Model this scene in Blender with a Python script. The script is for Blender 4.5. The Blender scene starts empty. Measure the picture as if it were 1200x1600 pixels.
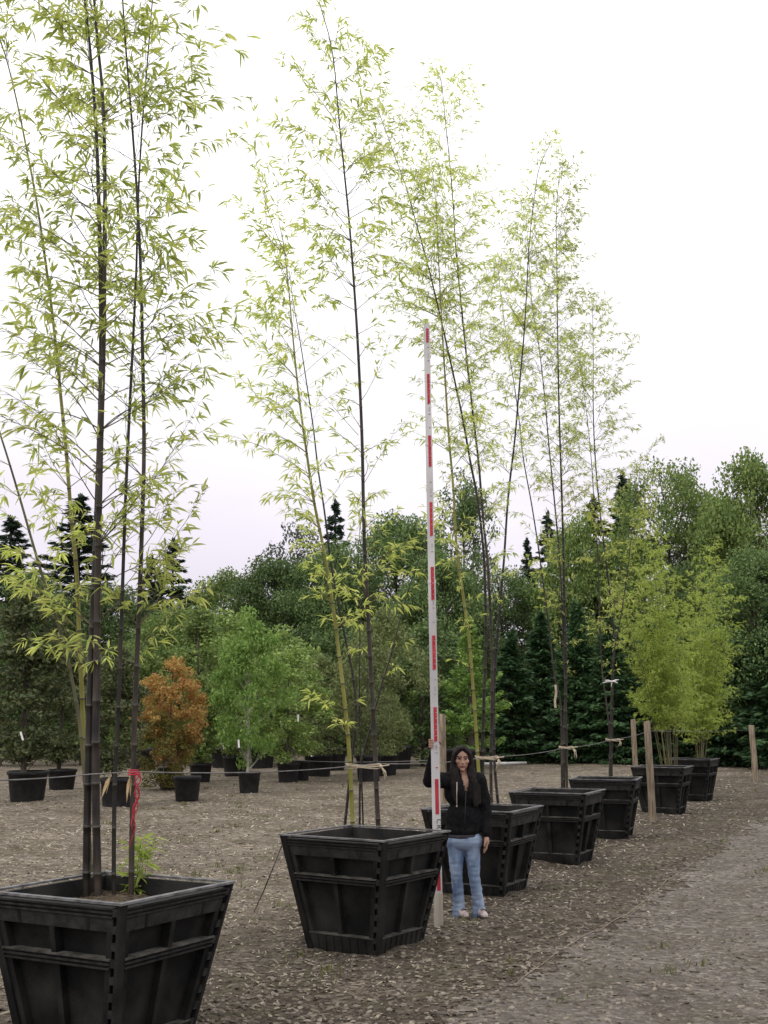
import bpy, math, random
import numpy as np
from mathutils import Vector, Matrix, noise as mnoise

# ------------------------------------------------------------------ camera, sky, sun, exposure
SC = bpy.context.scene
COL = SC.collection
FPX, CAMH = 1900.0, 1.85
PITCH = math.atan(315 / FPX)
cd = bpy.data.cameras.new('camera')
cam = bpy.data.objects.new('camera', cd)
COL.objects.link(cam)
cam.location = (0, 0, CAMH)
cam.rotation_euler = (math.pi / 2 + PITCH, 0, 0)
cd.sensor_width = 36
cd.lens = FPX / 1600 * 36
cd.clip_start, cd.clip_end = 0.05, 3000
SC.camera = cam

SUN_EL, SUN_AZ = 52.0, 215.0          # azimuth clockwise from +Y (north): light comes from behind left
W = bpy.data.worlds.new("World")
SC.world = W
W.use_nodes = True
nt = W.node_tree
nt.nodes.clear()
N = nt.nodes.new
out = N('ShaderNodeOutputWorld')
bg = N('ShaderNodeBackground')
bg.inputs['Strength'].default_value = 0.13
sky = N('ShaderNodeTexSky')
sky.sky_type = 'NISHITA'
sky.sun_disc = False
sky.sun_elevation = math.radians(SUN_EL)
sky.sun_rotation = math.radians(SUN_AZ)
tc = N('ShaderNodeTexCoord')
sep = N('ShaderNodeSeparateXYZ')
mp = N('ShaderNodeMapping')
mp.inputs['Scale'].default_value = (1.0, 1.0, 2.6)
cl = N('ShaderNodeTexNoise')
cl.inputs['Scale'].default_value = 3.2
cl.inputs['Detail'].default_value = 5
hz = N('ShaderNodeMapRange')           # 0 at the horizon, 1 well above it
hz.inputs['From Min'].default_value = 0.03
hz.inputs['From Max'].default_value = 0.42
ad = N('ShaderNodeMath'); ad.operation = 'MULTIPLY_ADD'
ad.inputs[1].default_value = 1.0
rp = N('ShaderNodeValToRGB')
e = rp.color_ramp.elements
e[0].position, e[0].color = 0.0, (5.5, 5.1, 5.8, 1)
e[1].position, e[1].color = 1.0, (10.6, 10.5, 10.6, 1)
x = e.new(0.34); x.color = (6.8, 6.35, 6.95, 1)
x = e.new(0.62); x.color = (8.0, 7.8, 8.05, 1)
cs = N('ShaderNodeMath'); cs.operation = 'MULTIPLY'; cs.inputs[1].default_value = 0.5
mx = N('ShaderNodeMix'); mx.data_type = 'RGBA'
mx.inputs['Factor'].default_value = 0.93
L = nt.links.new
L(tc.outputs['Generated'], sep.inputs[0]); L(sep.outputs['Z'], hz.inputs['Value'])
L(tc.outputs['Generated'], mp.inputs[0]); L(mp.outputs[0], cl.inputs['Vector'])
L(cl.outputs['Fac'], cs.inputs[0]); L(hz.outputs[0], ad.inputs[0]); L(cs.outputs[0], ad.inputs[2])
sb = N('ShaderNodeMath'); sb.operation = 'SUBTRACT'; sb.inputs[1].default_value = 0.25
L(ad.outputs[0], sb.inputs[0]); L(sb.outputs[0], rp.inputs[0])
L(sky.outputs[0], mx.inputs['A']); L(rp.outputs[0], mx.inputs['B'])
L(mx.outputs['Result'], bg.inputs['Color']); L(bg.outputs[0], out.inputs[0])

sd = bpy.data.lights.new('sun', 'SUN')
sd.energy = 0.9
sd.angle = math.radians(14)
sd.color = (1.0, 0.96, 0.9)
so = bpy.data.objects.new('sun', sd)
COL.objects.link(so)
el, az = math.radians(SUN_EL), math.radians(SUN_AZ)
sdir = Vector((math.sin(az) * math.cos(el), math.cos(az) * math.cos(el), math.sin(el)))
so.rotation_euler = sdir.to_track_quat('Z', 'Y').to_euler()
so.location = sdir * 60

SC.view_settings.view_transform = 'Standard'
SC.view_settings.look = 'None'
SC.view_settings.exposure = 0.18
SC.view_settings.gamma = 1.0
SC.render.engine = 'CYCLES'
SC.cycles.use_denoising = True
SC.cycles.max_bounces = 6
SC.cycles.transparent_max_bounces = 6

# ------------------------------------------------------------------ helpers
R = random.Random(7)
RN = np.random.default_rng(7)
PC, PS = math.cos(PITCH), math.sin(PITCH)

def ray(px, py):
    u, v = (px - 600) / FPX, (800 - py) / FPX
    return u, PC - v * PS, PS + v * PC

def atz(px, py, z):                    # photo pixel -> point at height z
    r = ray(px, py); t = (z - CAMH) / r[2]
    return Vector((r[0] * t, r[1] * t, z))

def aty(px, py, y):                    # photo pixel -> point in the upright plane at distance y
    r = ray(px, py); t = y / r[1]
    return Vector((r[0] * t, y, CAMH + r[2] * t))

CRATE_SIDE, CRATE_TAPER, CRATE_H = 1.0, 0.66, 0.90
CRATES = [((-1.37, 6.58), 61), ((0.0, 9.49), 57), ((1.28, 12.54), 64), ((2.49, 15.36), 66), ((3.73, 18.40), 73), ((5.57, 23.05), 66), ((6.99, 26.55), 64)]
def crate_centre(i):
    (cx, cy), a = CRATES[i]; a = math.radians(a)
    ca, sa = math.cos(a), math.sin(a)
    return Vector((cx + 0.5*CRATE_SIDE*(ca - sa), cy + 0.5*CRATE_SIDE*(sa + ca), 0)), a
CC = [crate_centre(i) for i in range(7)]
def piled(x, y):                       # mulch heaped against the foot of each crate
    for c, a in CC[:5]:
        dx, dy = x - c.x, y - c.y
        if abs(dx) > 1 or abs(dy) > 1: continue
        u, v = dx*math.cos(a) + dy*math.sin(a), -dx*math.sin(a) + dy*math.cos(a)
        d = max(abs(u), abs(v)) - 0.31
        return 0.045 * math.exp(-max(d, 0) / 0.11) * (0.7 + 0.5 * math.sin(x * 9 + y * 7))
    return 0.0

def ground_h(x, y):
    return (0.014 * math.sin(x * 1.7 + 0.6 * math.sin(y * 0.9)) + 0.012 * math.sin(y * 1.3 + x * 0.8)
            + 0.007 * math.sin(x * 5.1 - y * 3.7) + 0.006 * math.sin(x * 3.3 + y * 6.1) + piled(x, y))

class MB:
    """collects shapes; build() links them as ONE mesh object"""
    def __init__(s):
        s.v, s.f, s.m, s.n = [], [], [], 0
    def add(s, v, f, m=0):
        v = np.asarray(v, float).reshape(-1, 3)
        s.v.append(v)
        for q in f:
            s.f.append(tuple(i + s.n for i in q)); s.m.append(m)
        s.n += len(v)
    def box(s, a, b, m=0, M=None):
        x0, y0, z0 = a; x1, y1, z1 = b
        v = [(x0,y0,z0),(x1,y0,z0),(x1,y1,z0),(x0,y1,z0),(x0,y0,z1),(x1,y0,z1),(x1,y1,z1),(x0,y1,z1)]
        if M is not None: v = [tuple(M @ Vector(p)) for p in v]
        s.hexa(v, m)
    def hexa(s, v, m=0):
        s.add(v, [(0,3,2,1),(4,5,6,7),(0,1,5,4),(1,2,6,5),(2,3,7,6),(3,0,4,7)], m)
    def tube(s, pts, rad, n=8, m=0, caps=True, ringm=None):
        pts = [Vector(p) for p in pts]
        k = len(pts)
        if not hasattr(rad, '__len__'): rad = [rad] * k
        V = []; ref = Vector((0.31, 0.95, 0.05)).normalized()
        for i, p in enumerate(pts):
            t = (pts[min(i+1, k-1)] - pts[max(i-1, 0)])
            t = t.normalized() if t.length > 1e-9 else Vector((0, 0, 1))
            a = t.cross(ref)
            if a.length < 1e-3: a = t.cross(Vector((1, 0, 0)))
            a.normalize(); b = t.cross(a)
            for j in range(n):
                w = 2 * math.pi * j / n
                V.append(p + (a * math.cos(w) + b * math.sin(w)) * rad[i])
        base = s.n
        s.add([tuple(p) for p in V], [], m)
        for i in range(k - 1):
            mm = m if ringm is None else ringm[i]
            for j in range(n):
                j2 = (j + 1) % n
                s.f.append((base+i*n+j, base+i*n+j2, base+(i+1)*n+j2, base+(i+1)*n+j)); s.m.append(mm)
        if caps:
            s.f.append(tuple(base + j for j in range(n))[::-1]); s.m.append(m)
            s.f.append(tuple(base + (k-1)*n + j for j in range(n))); s.m.append(m)
    def lathe(s, prof, n=24, m=0, c=(0, 0, 0)):
        V = [(c[0]+r*math.cos(2*math.pi*j/n), c[1]+r*math.sin(2*math.pi*j/n), c[2]+z) for r, z in prof for j in range(n)]
        F = [(i*n+j, i*n+(j+1)%n, (i+1)*n+(j+1)%n, (i+1)*n+j) for i in range(len(prof)-1) for j in range(n)]
        s.add(V, F, m)
    def ball(s, c, r, m=0, M=None, nu=16, nv=10):
        r = r if hasattr(r, '__len__') else (r, r, r)
        V = []
        for i in range(1, nv):
            ph = math.pi * i / nv
            for j in range(nu):
                w = 2 * math.pi * j / nu
                q = Vector((r[0]*math.sin(ph)*math.cos(w), r[1]*math.sin(ph)*math.sin(w), r[2]*math.cos(ph)))
                if M is not None: q = M @ q
                V.append(tuple(q + Vector(c)))
        top = Vector((0, 0, r[2])); bot = Vector((0, 0, -r[2]))
        if M is not None: top, bot = M @ top, M @ bot
        V += [tuple(top + Vector(c)), tuple(bot + Vector(c))]
        k = (nv - 1) * nu
        F = [(i*nu+j, (i+1)*nu+j, (i+1)*nu+(j+1)%nu, i*nu+(j+1)%nu) for i in range(nv-2) for j in range(nu)]
        F += [(k, j, (j+1)%nu) for j in range(nu)] + [(k+1, (nv-2)*nu+(j+1)%nu, (nv-2)*nu+j) for j in range(nu)]
        s.add(V, F, m)
    def cap(s, p, q, r1, r2, m=0):      # tapered limb with round ends
        p, q = Vector(p), Vector(q)
        t = (q - p).normalized()
        P, Q = [], []
        for a in (0, 25, 50, 70, 90):
            w = math.radians(a)
            P.append(p - t * r1 * math.cos(w)); Q.append(max(r1 * math.sin(w), 1e-4))
        for a in (90, 70, 50, 25, 0):
            w = math.radians(a)
            P.append(q + t * r2 * math.cos(w)); Q.append(max(r2 * math.sin(w), 1e-4))
        s.tube(P, Q, 12, m)
    def arr(s, v, f, m=0):              # bulk arrays, faces of one size
        s.bulk = getattr(s, 'bulk', []); s.bulk.append((np.asarray(v, float), np.asarray(f, int), m))
    def mesh(s, name, mats, smooth=False):
        V = [a for a in s.v]; n = s.n
        loops, starts, sizes, mi = [], [], [], []
        p = 0
        for q, m in zip(s.f, s.m):
            loops.extend(q); starts.append(p); sizes.append(len(q)); p += len(q); mi.append(m)
        loops = np.array(loops, int); starts = np.array(starts, int); mi = np.array(mi, int)
        for v, f, m in getattr(s, 'bulk', []):
            k = f.shape[1]
            loops = np.concatenate([loops, (f + n).ravel()])
            starts = np.concatenate([starts, p + np.arange(len(f)) * k]); p += f.size
            mi = np.concatenate([mi, np.full(len(f), m)])
            V.append(v); n += len(v)
        V = np.concatenate(V) if V else np.zeros((0, 3))
        me = bpy.data.meshes.new(name)
        me.vertices.add(len(V)); me.vertices.foreach_set('co', V.astype(np.float32).ravel())
        me.loops.add(len(loops)); me.loops.foreach_set('vertex_index', loops.astype(np.int32))
        me.polygons.add(len(starts)); me.polygons.foreach_set('loop_start', starts.astype(np.int32))
        for q in (mats if isinstance(mats, (list, tuple)) else [mats]): me.materials.append(q)
        me.polygons.foreach_set('material_index', mi.astype(np.int32))
        me.update(calc_edges=True)
        me.validate()
        me.polygons.foreach_set('use_smooth', np.full(len(me.polygons), bool(smooth)))
        return me
    def build(s, name, mats, parent=None, smooth=False):
        return link(name, s.mesh(name, mats, smooth), parent)

def link(name, data, parent=None):
    o = bpy.data.objects.new(name, data)
    COL.objects.link(o)
    if parent is not None: o.parent = parent
    return o

def tag(o, label=None, cat=None, group=None, kind=None):
    if label: o['label'] = label
    if cat: o['category'] = cat
    if group: o['group'] = group
    if kind: o['kind'] = kind
    return o

def empty(name, loc=(0, 0, 0), rz=0.0):
    o = bpy.data.objects.new(name, None)
    COL.objects.link(o)
    o.location = loc; o.rotation_euler = (0, 0, rz)
    o.empty_display_size = 0.2
    return o

def copy_tree(o, parent=None):
    c = o.copy(); COL.objects.link(c); c.parent = parent
    for ch in [q for q in o.children]: copy_tree(ch, c)
    return c

def catmull(P, n):
    P = [Vector(p) for p in P]
    if len(P) < 3: return [P[0].lerp(P[-1], i / (n - 1)) for i in range(n)]
    seg = [0]
    for a, b in zip(P, P[1:]): seg.append(seg[-1] + (b - a).length)
    o = []
    for i in range(n):
        d = seg[-1] * i / (n - 1); k = 0
        while k < len(P) - 2 and d > seg[k + 1]: k += 1
        t = (d - seg[k]) / max(seg[k + 1] - seg[k], 1e-9)
        p0, p1, p2, p3 = P[max(k - 1, 0)], P[k], P[k + 1], P[min(k + 2, len(P) - 1)]
        o.append(0.5 * (2*p1 + (p2-p0)*t + (2*p0-5*p1+4*p2-p3)*t*t + (3*p1-p0-3*p2+p3)*t*t*t))
    return o

# ------------------------------------------------------------------ materials
def newmat(name):
    m = bpy.data.materials.new(name); m.use_nodes = True
    t = m.node_tree; b = t.nodes['Principled BSDF']
    return m, t, b

def surf(name, c1, c2, scale=8, rough=0.7, bump=0.0, bscale=None, detail=6, stretch=(1, 1, 1), spec=0.3, lo=0.35, hi=0.65):
    m, t, b = newmat(name)
    tc = t.nodes.new('ShaderNodeTexCoord'); mp = t.nodes.new('ShaderNodeMapping')
    mp.inputs['Scale'].default_value = stretch
    nz = t.nodes.new('ShaderNodeTexNoise'); nz.inputs['Scale'].default_value = scale; nz.inputs['Detail'].default_value = detail
    r = t.nodes.new('ShaderNodeValToRGB')
    r.color_ramp.elements[0].position, r.color_ramp.elements[0].color = lo, (*c1, 1)
    r.color_ramp.elements[1].position, r.color_ramp.elements[1].color = hi, (*c2, 1)
    k = t.links.new
    oi = t.nodes.new('ShaderNodeObjectInfo'); cx = t.nodes.new('ShaderNodeCombineXYZ'); sc_ = t.nodes.new('ShaderNodeMath'); sc_.operation = 'MULTIPLY'; sc_.inputs[1].default_value = 37.0
    k(oi.outputs['Random'], sc_.inputs[0])
    for q in range(3): k(sc_.outputs[0], cx.inputs[q])
    k(cx.outputs[0], mp.inputs['Location'])
    k(tc.outputs['Object'], mp.inputs[0]); k(mp.outputs[0], nz.inputs['Vector']); k(nz.outputs['Fac'], r.inputs[0])
    k(r.outputs[0], b.inputs['Base Color'])
    b.inputs['Roughness'].default_value = rough
    b.inputs['Specular IOR Level'].default_value = spec
    if bump:
        n2 = t.nodes.new('ShaderNodeTexNoise'); n2.inputs['Scale'].default_value = bscale or scale * 4; n2.inputs['Detail'].default_value = 5
        bp = t.nodes.new('ShaderNodeBump'); bp.inputs['Strength'].default_value = bump; bp.inputs['Distance'].default_value = 0.01
        k(mp.outputs[0], n2.inputs['Vector']); k(n2.outputs['Fac'], bp.inputs['Height']); k(bp.outputs[0], b.inputs['Normal'])
    return m

def leafmat(name, cols, trans=0.4, rough=0.55, spec=0.25, tint=1.4):
    """every leaf takes its own colour from the ramp"""
    m, t, b = newmat(name)
    g = t.nodes.new('ShaderNodeNewGeometry'); r = t.nodes.new('ShaderNodeValToRGB')
    el = r.color_ramp.elements
    for i, c in enumerate(cols):
        q = el[i] if i < 2 else el.new(0.5)
        q.color = (*c, 1)
    for i in range(len(cols)): pass
    ps = [i / (len(cols) - 1) for i in range(len(cols))]
    while len(el) > len(cols): el.remove(el[-1])
    for i, p in enumerate(ps): el[i].position = p
    for i, c in enumerate(cols): el[i].color = (*c, 1)
    oi = t.nodes.new('ShaderNodeObjectInfo')
    hs = t.nodes.new('ShaderNodeHueSaturation')
    mr = t.nodes.new('ShaderNodeMapRange'); mr.inputs['To Min'].default_value = 0.8; mr.inputs['To Max'].default_value = 1.2
    k = t.links.new
    k(g.outputs['Random Per Island'], r.inputs[0]); k(r.outputs[0], hs.inputs['Color'])
    k(oi.outputs['Random'], mr.inputs['Value']); k(mr.outputs[0], hs.inputs['Value'])
    k(hs.outputs[0], b.inputs['Base Color'])
    b.inputs['Roughness'].default_value = rough; b.inputs['Specular IOR Level'].default_value = spec
    tr = t.nodes.new('ShaderNodeBsdfTranslucent'); mxs = t.nodes.new('ShaderNodeMixShader')
    mu = t.nodes.new('ShaderNodeMix'); mu.data_type = 'RGBA'; mu.blend_type = 'MULTIPLY'; mu.inputs['Factor'].default_value = 1
    mu.inputs['B'].default_value = (tint, tint, tint * 0.75, 1)
    k(hs.outputs[0], mu.inputs['A']); k(mu.outputs['Result'], tr.inputs[0])
    mxs.inputs[0].default_value = trans
    k(b.outputs[0], mxs.inputs[1]); k(tr.outputs[0], mxs.inputs[2])
    k(mxs.outputs[0], t.nodes['Material Output'].inputs['Surface'])
    return m

M = {}
M['plastic'] = surf('black_plastic', (0.007, 0.007, 0.007), (0.045, 0.042, 0.036), 3.2, 0.6, 0.25, 70, spec=0.16, lo=0.42, hi=0.86, detail=9)
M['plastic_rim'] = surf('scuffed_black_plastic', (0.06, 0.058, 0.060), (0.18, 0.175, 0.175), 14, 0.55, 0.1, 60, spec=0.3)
M['plastic_worn'] = surf('worn_black_plastic', (0.014, 0.0135, 0.013), (0.034, 0.032, 0.030), 16, 0.6, 0.2, 60, spec=0.2)
M['plastic_painted_light'] = surf('ledge_painted_light_plastic', (0.035, 0.033, 0.029), (0.12, 0.112, 0.098), 9, 0.85, 0.2, 60, spec=0.1)  # paler ledge tops: sky light catching them is painted into the colour
M['pot'] = surf('nursery_pot_plastic', (0.010, 0.010, 0.011), (0.024, 0.023, 0.023), 6, 0.6, spec=0.3)
M['soil'] = surf('potting_soil', (0.02, 0.015, 0.011), (0.10, 0.075, 0.05), 22, 0.95, 0.9, 40, spec=0.1)
M['culm_black'] = surf('black_culm', (0.009, 0.008, 0.006), (0.032, 0.026, 0.019), 5, 0.42, stretch=(3, 3, 0.6), spec=0.3)
M['culm_brown'] = surf('brown_culm', (0.014, 0.011, 0.009), (0.054, 0.040, 0.030), 5, 0.45, stretch=(3, 3, 0.6), spec=0.3)
M['culm_green'] = surf('green_culm', (0.16, 0.15, 0.022), (0.24, 0.23, 0.05), 4, 0.4, stretch=(3, 3, 0.5), spec=0.4)
M['culm_olive'] = surf('olive_culm', (0.05, 0.045, 0.022), (0.13, 0.12, 0.04), 4, 0.42, stretch=(3, 3, 0.5), spec=0.4)
M['node_ring'] = surf('pale_node_ring', (0.045, 0.04, 0.035), (0.10, 0.09, 0.075), 20, 0.6)
M['twig'] = surf('bamboo_twig', (0.07, 0.06, 0.04), (0.17, 0.15, 0.08), 9, 0.6)
M['twig_green'] = surf('green_twig', (0.16, 0.15, 0.04), (0.25, 0.24, 0.08), 9, 0.6)
M['bleaf'] = leafmat('bamboo_leaf', [(0.2647, 0.3291, 0.0994), (0.4574, 0.5171, 0.1562), (0.5776, 0.5877, 0.2272)], 0.6)
M['bleaf_yellow'] = leafmat('yellow_bamboo_leaf', [(0.2162, 0.2945, 0.0575), (0.3373, 0.4180, 0.1035), (0.4152, 0.4750, 0.1610)], 0.58)
M['bleaf_dry'] = surf('dry_leaf', (0.28, 0.19, 0.09), (0.42, 0.31, 0.17), 12, 0.8)
M['bark'] = surf('grey_bark', (0.045, 0.037, 0.03), (0.12, 0.10, 0.085), 6, 0.9, 0.5, stretch=(2, 2, 0.5))
M['birch'] = surf('pale_birch_bark', (0.25, 0.23, 0.2), (0.5, 0.47, 0.43), 9, 0.8, stretch=(1, 1, 3))
M['f_conifer'] = leafmat('conifer_needles', [(0.0246, 0.0470, 0.0343), (0.0451, 0.0770, 0.0512), (0.0738, 0.1111, 0.0642)], 0.12)
M['f_cedar'] = leafmat('cedar_foliage', [(0.0349, 0.0799, 0.0397), (0.0648, 0.1315, 0.0556), (0.1122, 0.1879, 0.0714)], 0.15)
M['f_dark'] = leafmat('dark_green_foliage', [(0.0603, 0.1012, 0.0409), (0.1084, 0.1706, 0.0592), (0.1807, 0.2452, 0.0819)], 0.25)
M['f_mid'] = leafmat('mid_green_foliage', [(0.1037, 0.1592, 0.0526), (0.1777, 0.2570, 0.0746), (0.2814, 0.3470, 0.1053)], 0.28)
M['f_light'] = leafmat('light_green_foliage', [(0.1048, 0.1853, 0.0417), (0.1620, 0.2733, 0.0641), (0.2476, 0.3439, 0.0930)], 0.3)
M['f_olive'] = leafmat('olive_brown_foliage', [(0.1028, 0.1319, 0.0534), (0.1747, 0.2154, 0.0864), (0.2467, 0.2737, 0.1130)], 0.28)
M['f_bronze'] = leafmat('bronze_green_foliage', [(0.0450, 0.0604, 0.0287), (0.0820, 0.1107, 0.0450), (0.1434, 0.1383, 0.0615)], 0.2)
M['f_orange'] = leafmat('orange_autumn_foliage', [(0.2361, 0.1296, 0.0522), (0.3934, 0.2044, 0.0784), (0.2951, 0.2706, 0.0731)], 0.35)
M['f_gold'] = leafmat('yellow_green_foliage', [(0.09, 0.10, 0.025), (0.15, 0.14, 0.035), (0.20, 0.16, 0.045)], 0.3)
M['f_grey'] = leafmat('grey_green_foliage', [(0.0650, 0.0754, 0.0598), (0.0975, 0.1105, 0.0858), (0.1300, 0.1430, 0.1170)], 0.25)
M['post'] = surf('weathered_post', (0.13, 0.10, 0.07), (0.30, 0.24, 0.17), 7, 0.9, 0.6, 30, stretch=(4, 4, 0.5))
M['white'] = surf('white_plastic', (0.62, 0.60, 0.58), (0.80, 0.79, 0.77), 6, 0.5)
M['rod'] = surf('rod_white', (0.46, 0.44, 0.44), (0.64, 0.62, 0.62), 3, 0.5, stretch=(1, 1, 0.4))
M['rod_red'] = surf('rod_red', (0.36, 0.020, 0.030), (0.50, 0.045, 0.055), 9, 0.5)
M['rod_wood'] = surf('rod_foot', (0.36, 0.31, 0.24), (0.56, 0.51, 0.43), 5, 0.7, stretch=(3, 3, 0.4))
M['ink'] = surf('black_ink', (0.012, 0.012, 0.012), (0.03, 0.03, 0.03), 9, 0.6)
M['grey_ink'] = surf('grey_ink', (0.25, 0.22, 0.26), (0.35, 0.31, 0.35), 9, 0.6)
M['wire'] = surf('galvanised_wire', (0.10, 0.095, 0.09), (0.20, 0.19, 0.18), 12, 0.6)
M['twine'] = surf('cream_twine', (0.38, 0.30, 0.20), (0.58, 0.50, 0.38), 30, 0.9)
M['red_cord'] = surf('red_cord', (0.28, 0.018, 0.03), (0.46, 0.04, 0.06), 40, 0.8)
M['skin'] = surf('skin', (0.30, 0.165, 0.115), (0.40, 0.235, 0.17), 14, 0.5)
M['lips'] = surf('lips', (0.27, 0.085, 0.08), (0.32, 0.11, 0.10), 30, 0.45)
M['hair'] = surf('black_hair', (0.006, 0.005, 0.005), (0.020, 0.015, 0.013), 30, 0.6, stretch=(3, 3, 0.25), spec=0.12)
M['hoodie'] = surf('black_fleece', (0.006, 0.006, 0.007), (0.014, 0.013, 0.014), 30, 0.95, 0.3, 200, spec=0.1)
M['tee'] = surf('dark_grey_shirt', (0.03, 0.026, 0.034), (0.05, 0.045, 0.055), 20, 0.9)
M['jeans'] = surf('faded_denim', (0.08, 0.125, 0.22), (0.30, 0.37, 0.48), 5, 0.85, 0.3, 120, lo=0.33, hi=0.66, stretch=(1.6, 1, 0.6))
M['shoe'] = surf('pink_white_shoe', (0.36, 0.27, 0.27), (0.56, 0.50, 0.49), 14, 0.6)
M['sole'] = surf('dark_sole', (0.04, 0.03, 0.03), (0.10, 0.07, 0.07), 14, 0.8)
M['eye'] = surf('eye', (0.015, 0.011, 0.010), (0.03, 0.022, 0.02), 20, 0.25)
M['hose'] = surf('tan_cord', (0.19, 0.15, 0.105), (0.27, 0.22, 0.16), 14, 0.9)

# ------------------------------------------------------------------ ground
def ground_material(name, road=False):
    m, t, b = newmat(name)
    k = t.links.new
    tc = t.nodes.new('ShaderNodeTexCoord')
    def noise(sc, det=5, rough=0.6):
        n = t.nodes.new('ShaderNodeTexNoise'); n.inputs['Scale'].default_value = sc
        n.inputs['Detail'].default_value = det; n.inputs['Roughness'].default_value = rough
        k(tc.outputs['Object'], n.inputs['Vector']); return n.outputs['Fac']
    def ramp(f, stops):
        r = t.nodes.new('ShaderNodeValToRGB'); el = r.color_ramp.elements
        while len(el) < len(stops): el.new(0.5)
        for i, (p, c) in enumerate(stops): el[i].position = p; el[i].color = (*c, 1)
        k(f, r.inputs[0]); return r.outputs[0]
    def mix(f, a, bb, mode='MIX'):
        q = t.nodes.new('ShaderNodeMix'); q.data_type = 'RGBA'; q.blend_type = mode
        if isinstance(f, float): q.inputs['Factor'].default_value = f
        else: k(f, q.inputs['Factor'])
        for s, v in (('A', a), ('B', bb)):
            if isinstance(v, tuple): q.inputs[s].default_value = (*v, 1)
            else: k(v, q.inputs[s])
        return q.outputs['Result']
    vo = t.nodes.new('ShaderNodeTexVoronoi'); vo.inputs['Scale'].default_value = 24 if road else 19
    vo.inputs['Randomness'].default_value = 1
    k(tc.outputs['Object'], vo.inputs['Vector'])
    sepc = t.nodes.new('ShaderNodeSeparateColor'); k(vo.outputs['Color'], sepc.inputs[0])
    if road:
        stone = ramp(sepc.outputs[0], [(0.0, (0.0935, 0.0789, 0.0682)), (0.5, (0.1980, 0.1736, 0.1507)), (0.85, (0.2915, 0.2603, 0.2277)), (1, (0.4620, 0.4227, 0.3740))])
        fine = ramp(noise(60, 6), [(0.32, (0.1045, 0.0902, 0.0781)), (0.68, (0.3300, 0.2937, 0.2574))])
        col = mix(0.4, stone, fine)
        big = ramp(noise(0.9, 6, 0.7), [(0.35, (0.72, 0.69, 0.66)), (0.65, (1.18, 1.18, 1.17))])
        col = mix(1.0, col, big, 'MULTIPLY')
        green = ramp(noise(1.6, 8, 0.72), [(0.52, (0, 0, 0)), (0.70, (0.5, 0.5, 0.5))])
        col = mix(green, col, (0.115, 0.110, 0.05))
    else:
        stone = ramp(sepc.outputs[0], [(0.0, (0.0483, 0.0391, 0.0310)), (0.5, (0.1207, 0.0989, 0.0794)), (0.85, (0.2012, 0.1702, 0.1380)), (1, (0.3450, 0.2990, 0.2357))])
        fine = ramp(noise(70, 6), [(0.3, (0.0529, 0.0425, 0.0333)), (0.7, (0.2185, 0.1817, 0.1426))])
        mulch = mix(0.32, stone, fine)
        ymix = t.nodes.new('ShaderNodeMix'); ymix.inputs['Factor'].default_value = 0.5
        k(noise(46, 7, 0.75), ymix.inputs['A']); k(noise(7, 6, 0.7), ymix.inputs['B'])
        yard = ramp(ymix.outputs['Result'], [(0.36, (0.070, 0.056, 0.043)), (0.49, (0.20, 0.168, 0.133)), (0.62, (0.44, 0.385, 0.31))])
        # the yard left of and behind the crate row is paler, straw-strewn gravel; a strip of mulch runs along the row
        sp = t.nodes.new('ShaderNodeSeparateXYZ'); k(tc.outputs['Object'], sp.inputs[0])
        d1 = t.nodes.new('ShaderNodeMath'); d1.operation = 'MULTIPLY_ADD'     # x - 0.42*y
        d1.inputs[1].default_value = -0.415; k(sp.outputs['Y'], d1.inputs[0]); k(sp.outputs['X'], d1.inputs[2])
        d2 = t.nodes.new('ShaderNodeMath'); d2.operation = 'MULTIPLY_ADD'
        d2.inputs[1].default_value = 2.2; k(noise(0.9, 4), d2.inputs[0]); k(d1.outputs[0], d2.inputs[2])
        mr = t.nodes.new('ShaderNodeMapRange'); mr.inputs['From Min'].default_value = -3.9; mr.inputs['From Max'].default_value = -5.1
        k(d2.outputs[0], mr.inputs['Value'])
        col = mix(mr.outputs[0], mulch, yard)
        big = ramp(noise(0.7, 6, 0.7), [(0.34, (0.66, 0.62, 0.58)), (0.66, (1.28, 1.27, 1.25))])
        col = mix(1.0, col, big, 'MULTIPLY')
        green = ramp(noise(1.5, 8, 0.72), [(0.50, (0, 0, 0)), (0.66, (0.65, 0.65, 0.65))])
        col = mix(green, col, (0.095, 0.092, 0.040))
    k(col, b.inputs['Base Color'])
    b.inputs['Roughness'].default_value = 0.93; b.inputs['Specular IOR Level'].default_value = 0.15
    bp = t.nodes.new('ShaderNodeBump'); bp.inputs['Strength'].default_value = 1.0; bp.inputs['Distance'].default_value = 0.045
    hsum = t.nodes.new('ShaderNodeMath'); hsum.operation = 'MULTIPLY_ADD'; hsum.inputs[1].default_value = -1.2
    k(vo.outputs['Distance'], hsum.inputs[0]); k(noise(55, 5), hsum.inputs[2])
    k(hsum.outputs[0], bp.inputs['Height']); k(bp.outputs[0], b.inputs['Normal'])
    return m

def axis(lo, hi, step, far0, far1):
    a = list(np.arange(lo, hi + 1e-6, step))
    x, s = hi, step
    while x < far1: s *= 1.35; x += s; a.append(x)
    x, s = lo, step
    while x > far0: s *= 1.35; x -= s; a.insert(0, x)
    return np.array(a)

def sheet(name, xs, ys, mat, keep=None, dz=0.0):
    X, Y = np.meshgrid(xs, ys)
    Z = np.vectorize(ground_h)(X, Y) + dz
    v = np.stack([X, Y, Z], -1).reshape(-1, 3)
    nx = len(xs)
    i = np.arange(len(ys) - 1)[:, None] * nx + np.arange(nx - 1)[None]
    f = np.stack([i, i + 1, i + nx + 1, i + nx], -1).reshape(-1, 4)
    if keep is not None:
        c = v[f].mean(1); f = f[keep(c)]
    mb = MB(); mb.arr(v, f)
    return mb.build(name, mat, smooth=True)

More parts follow.
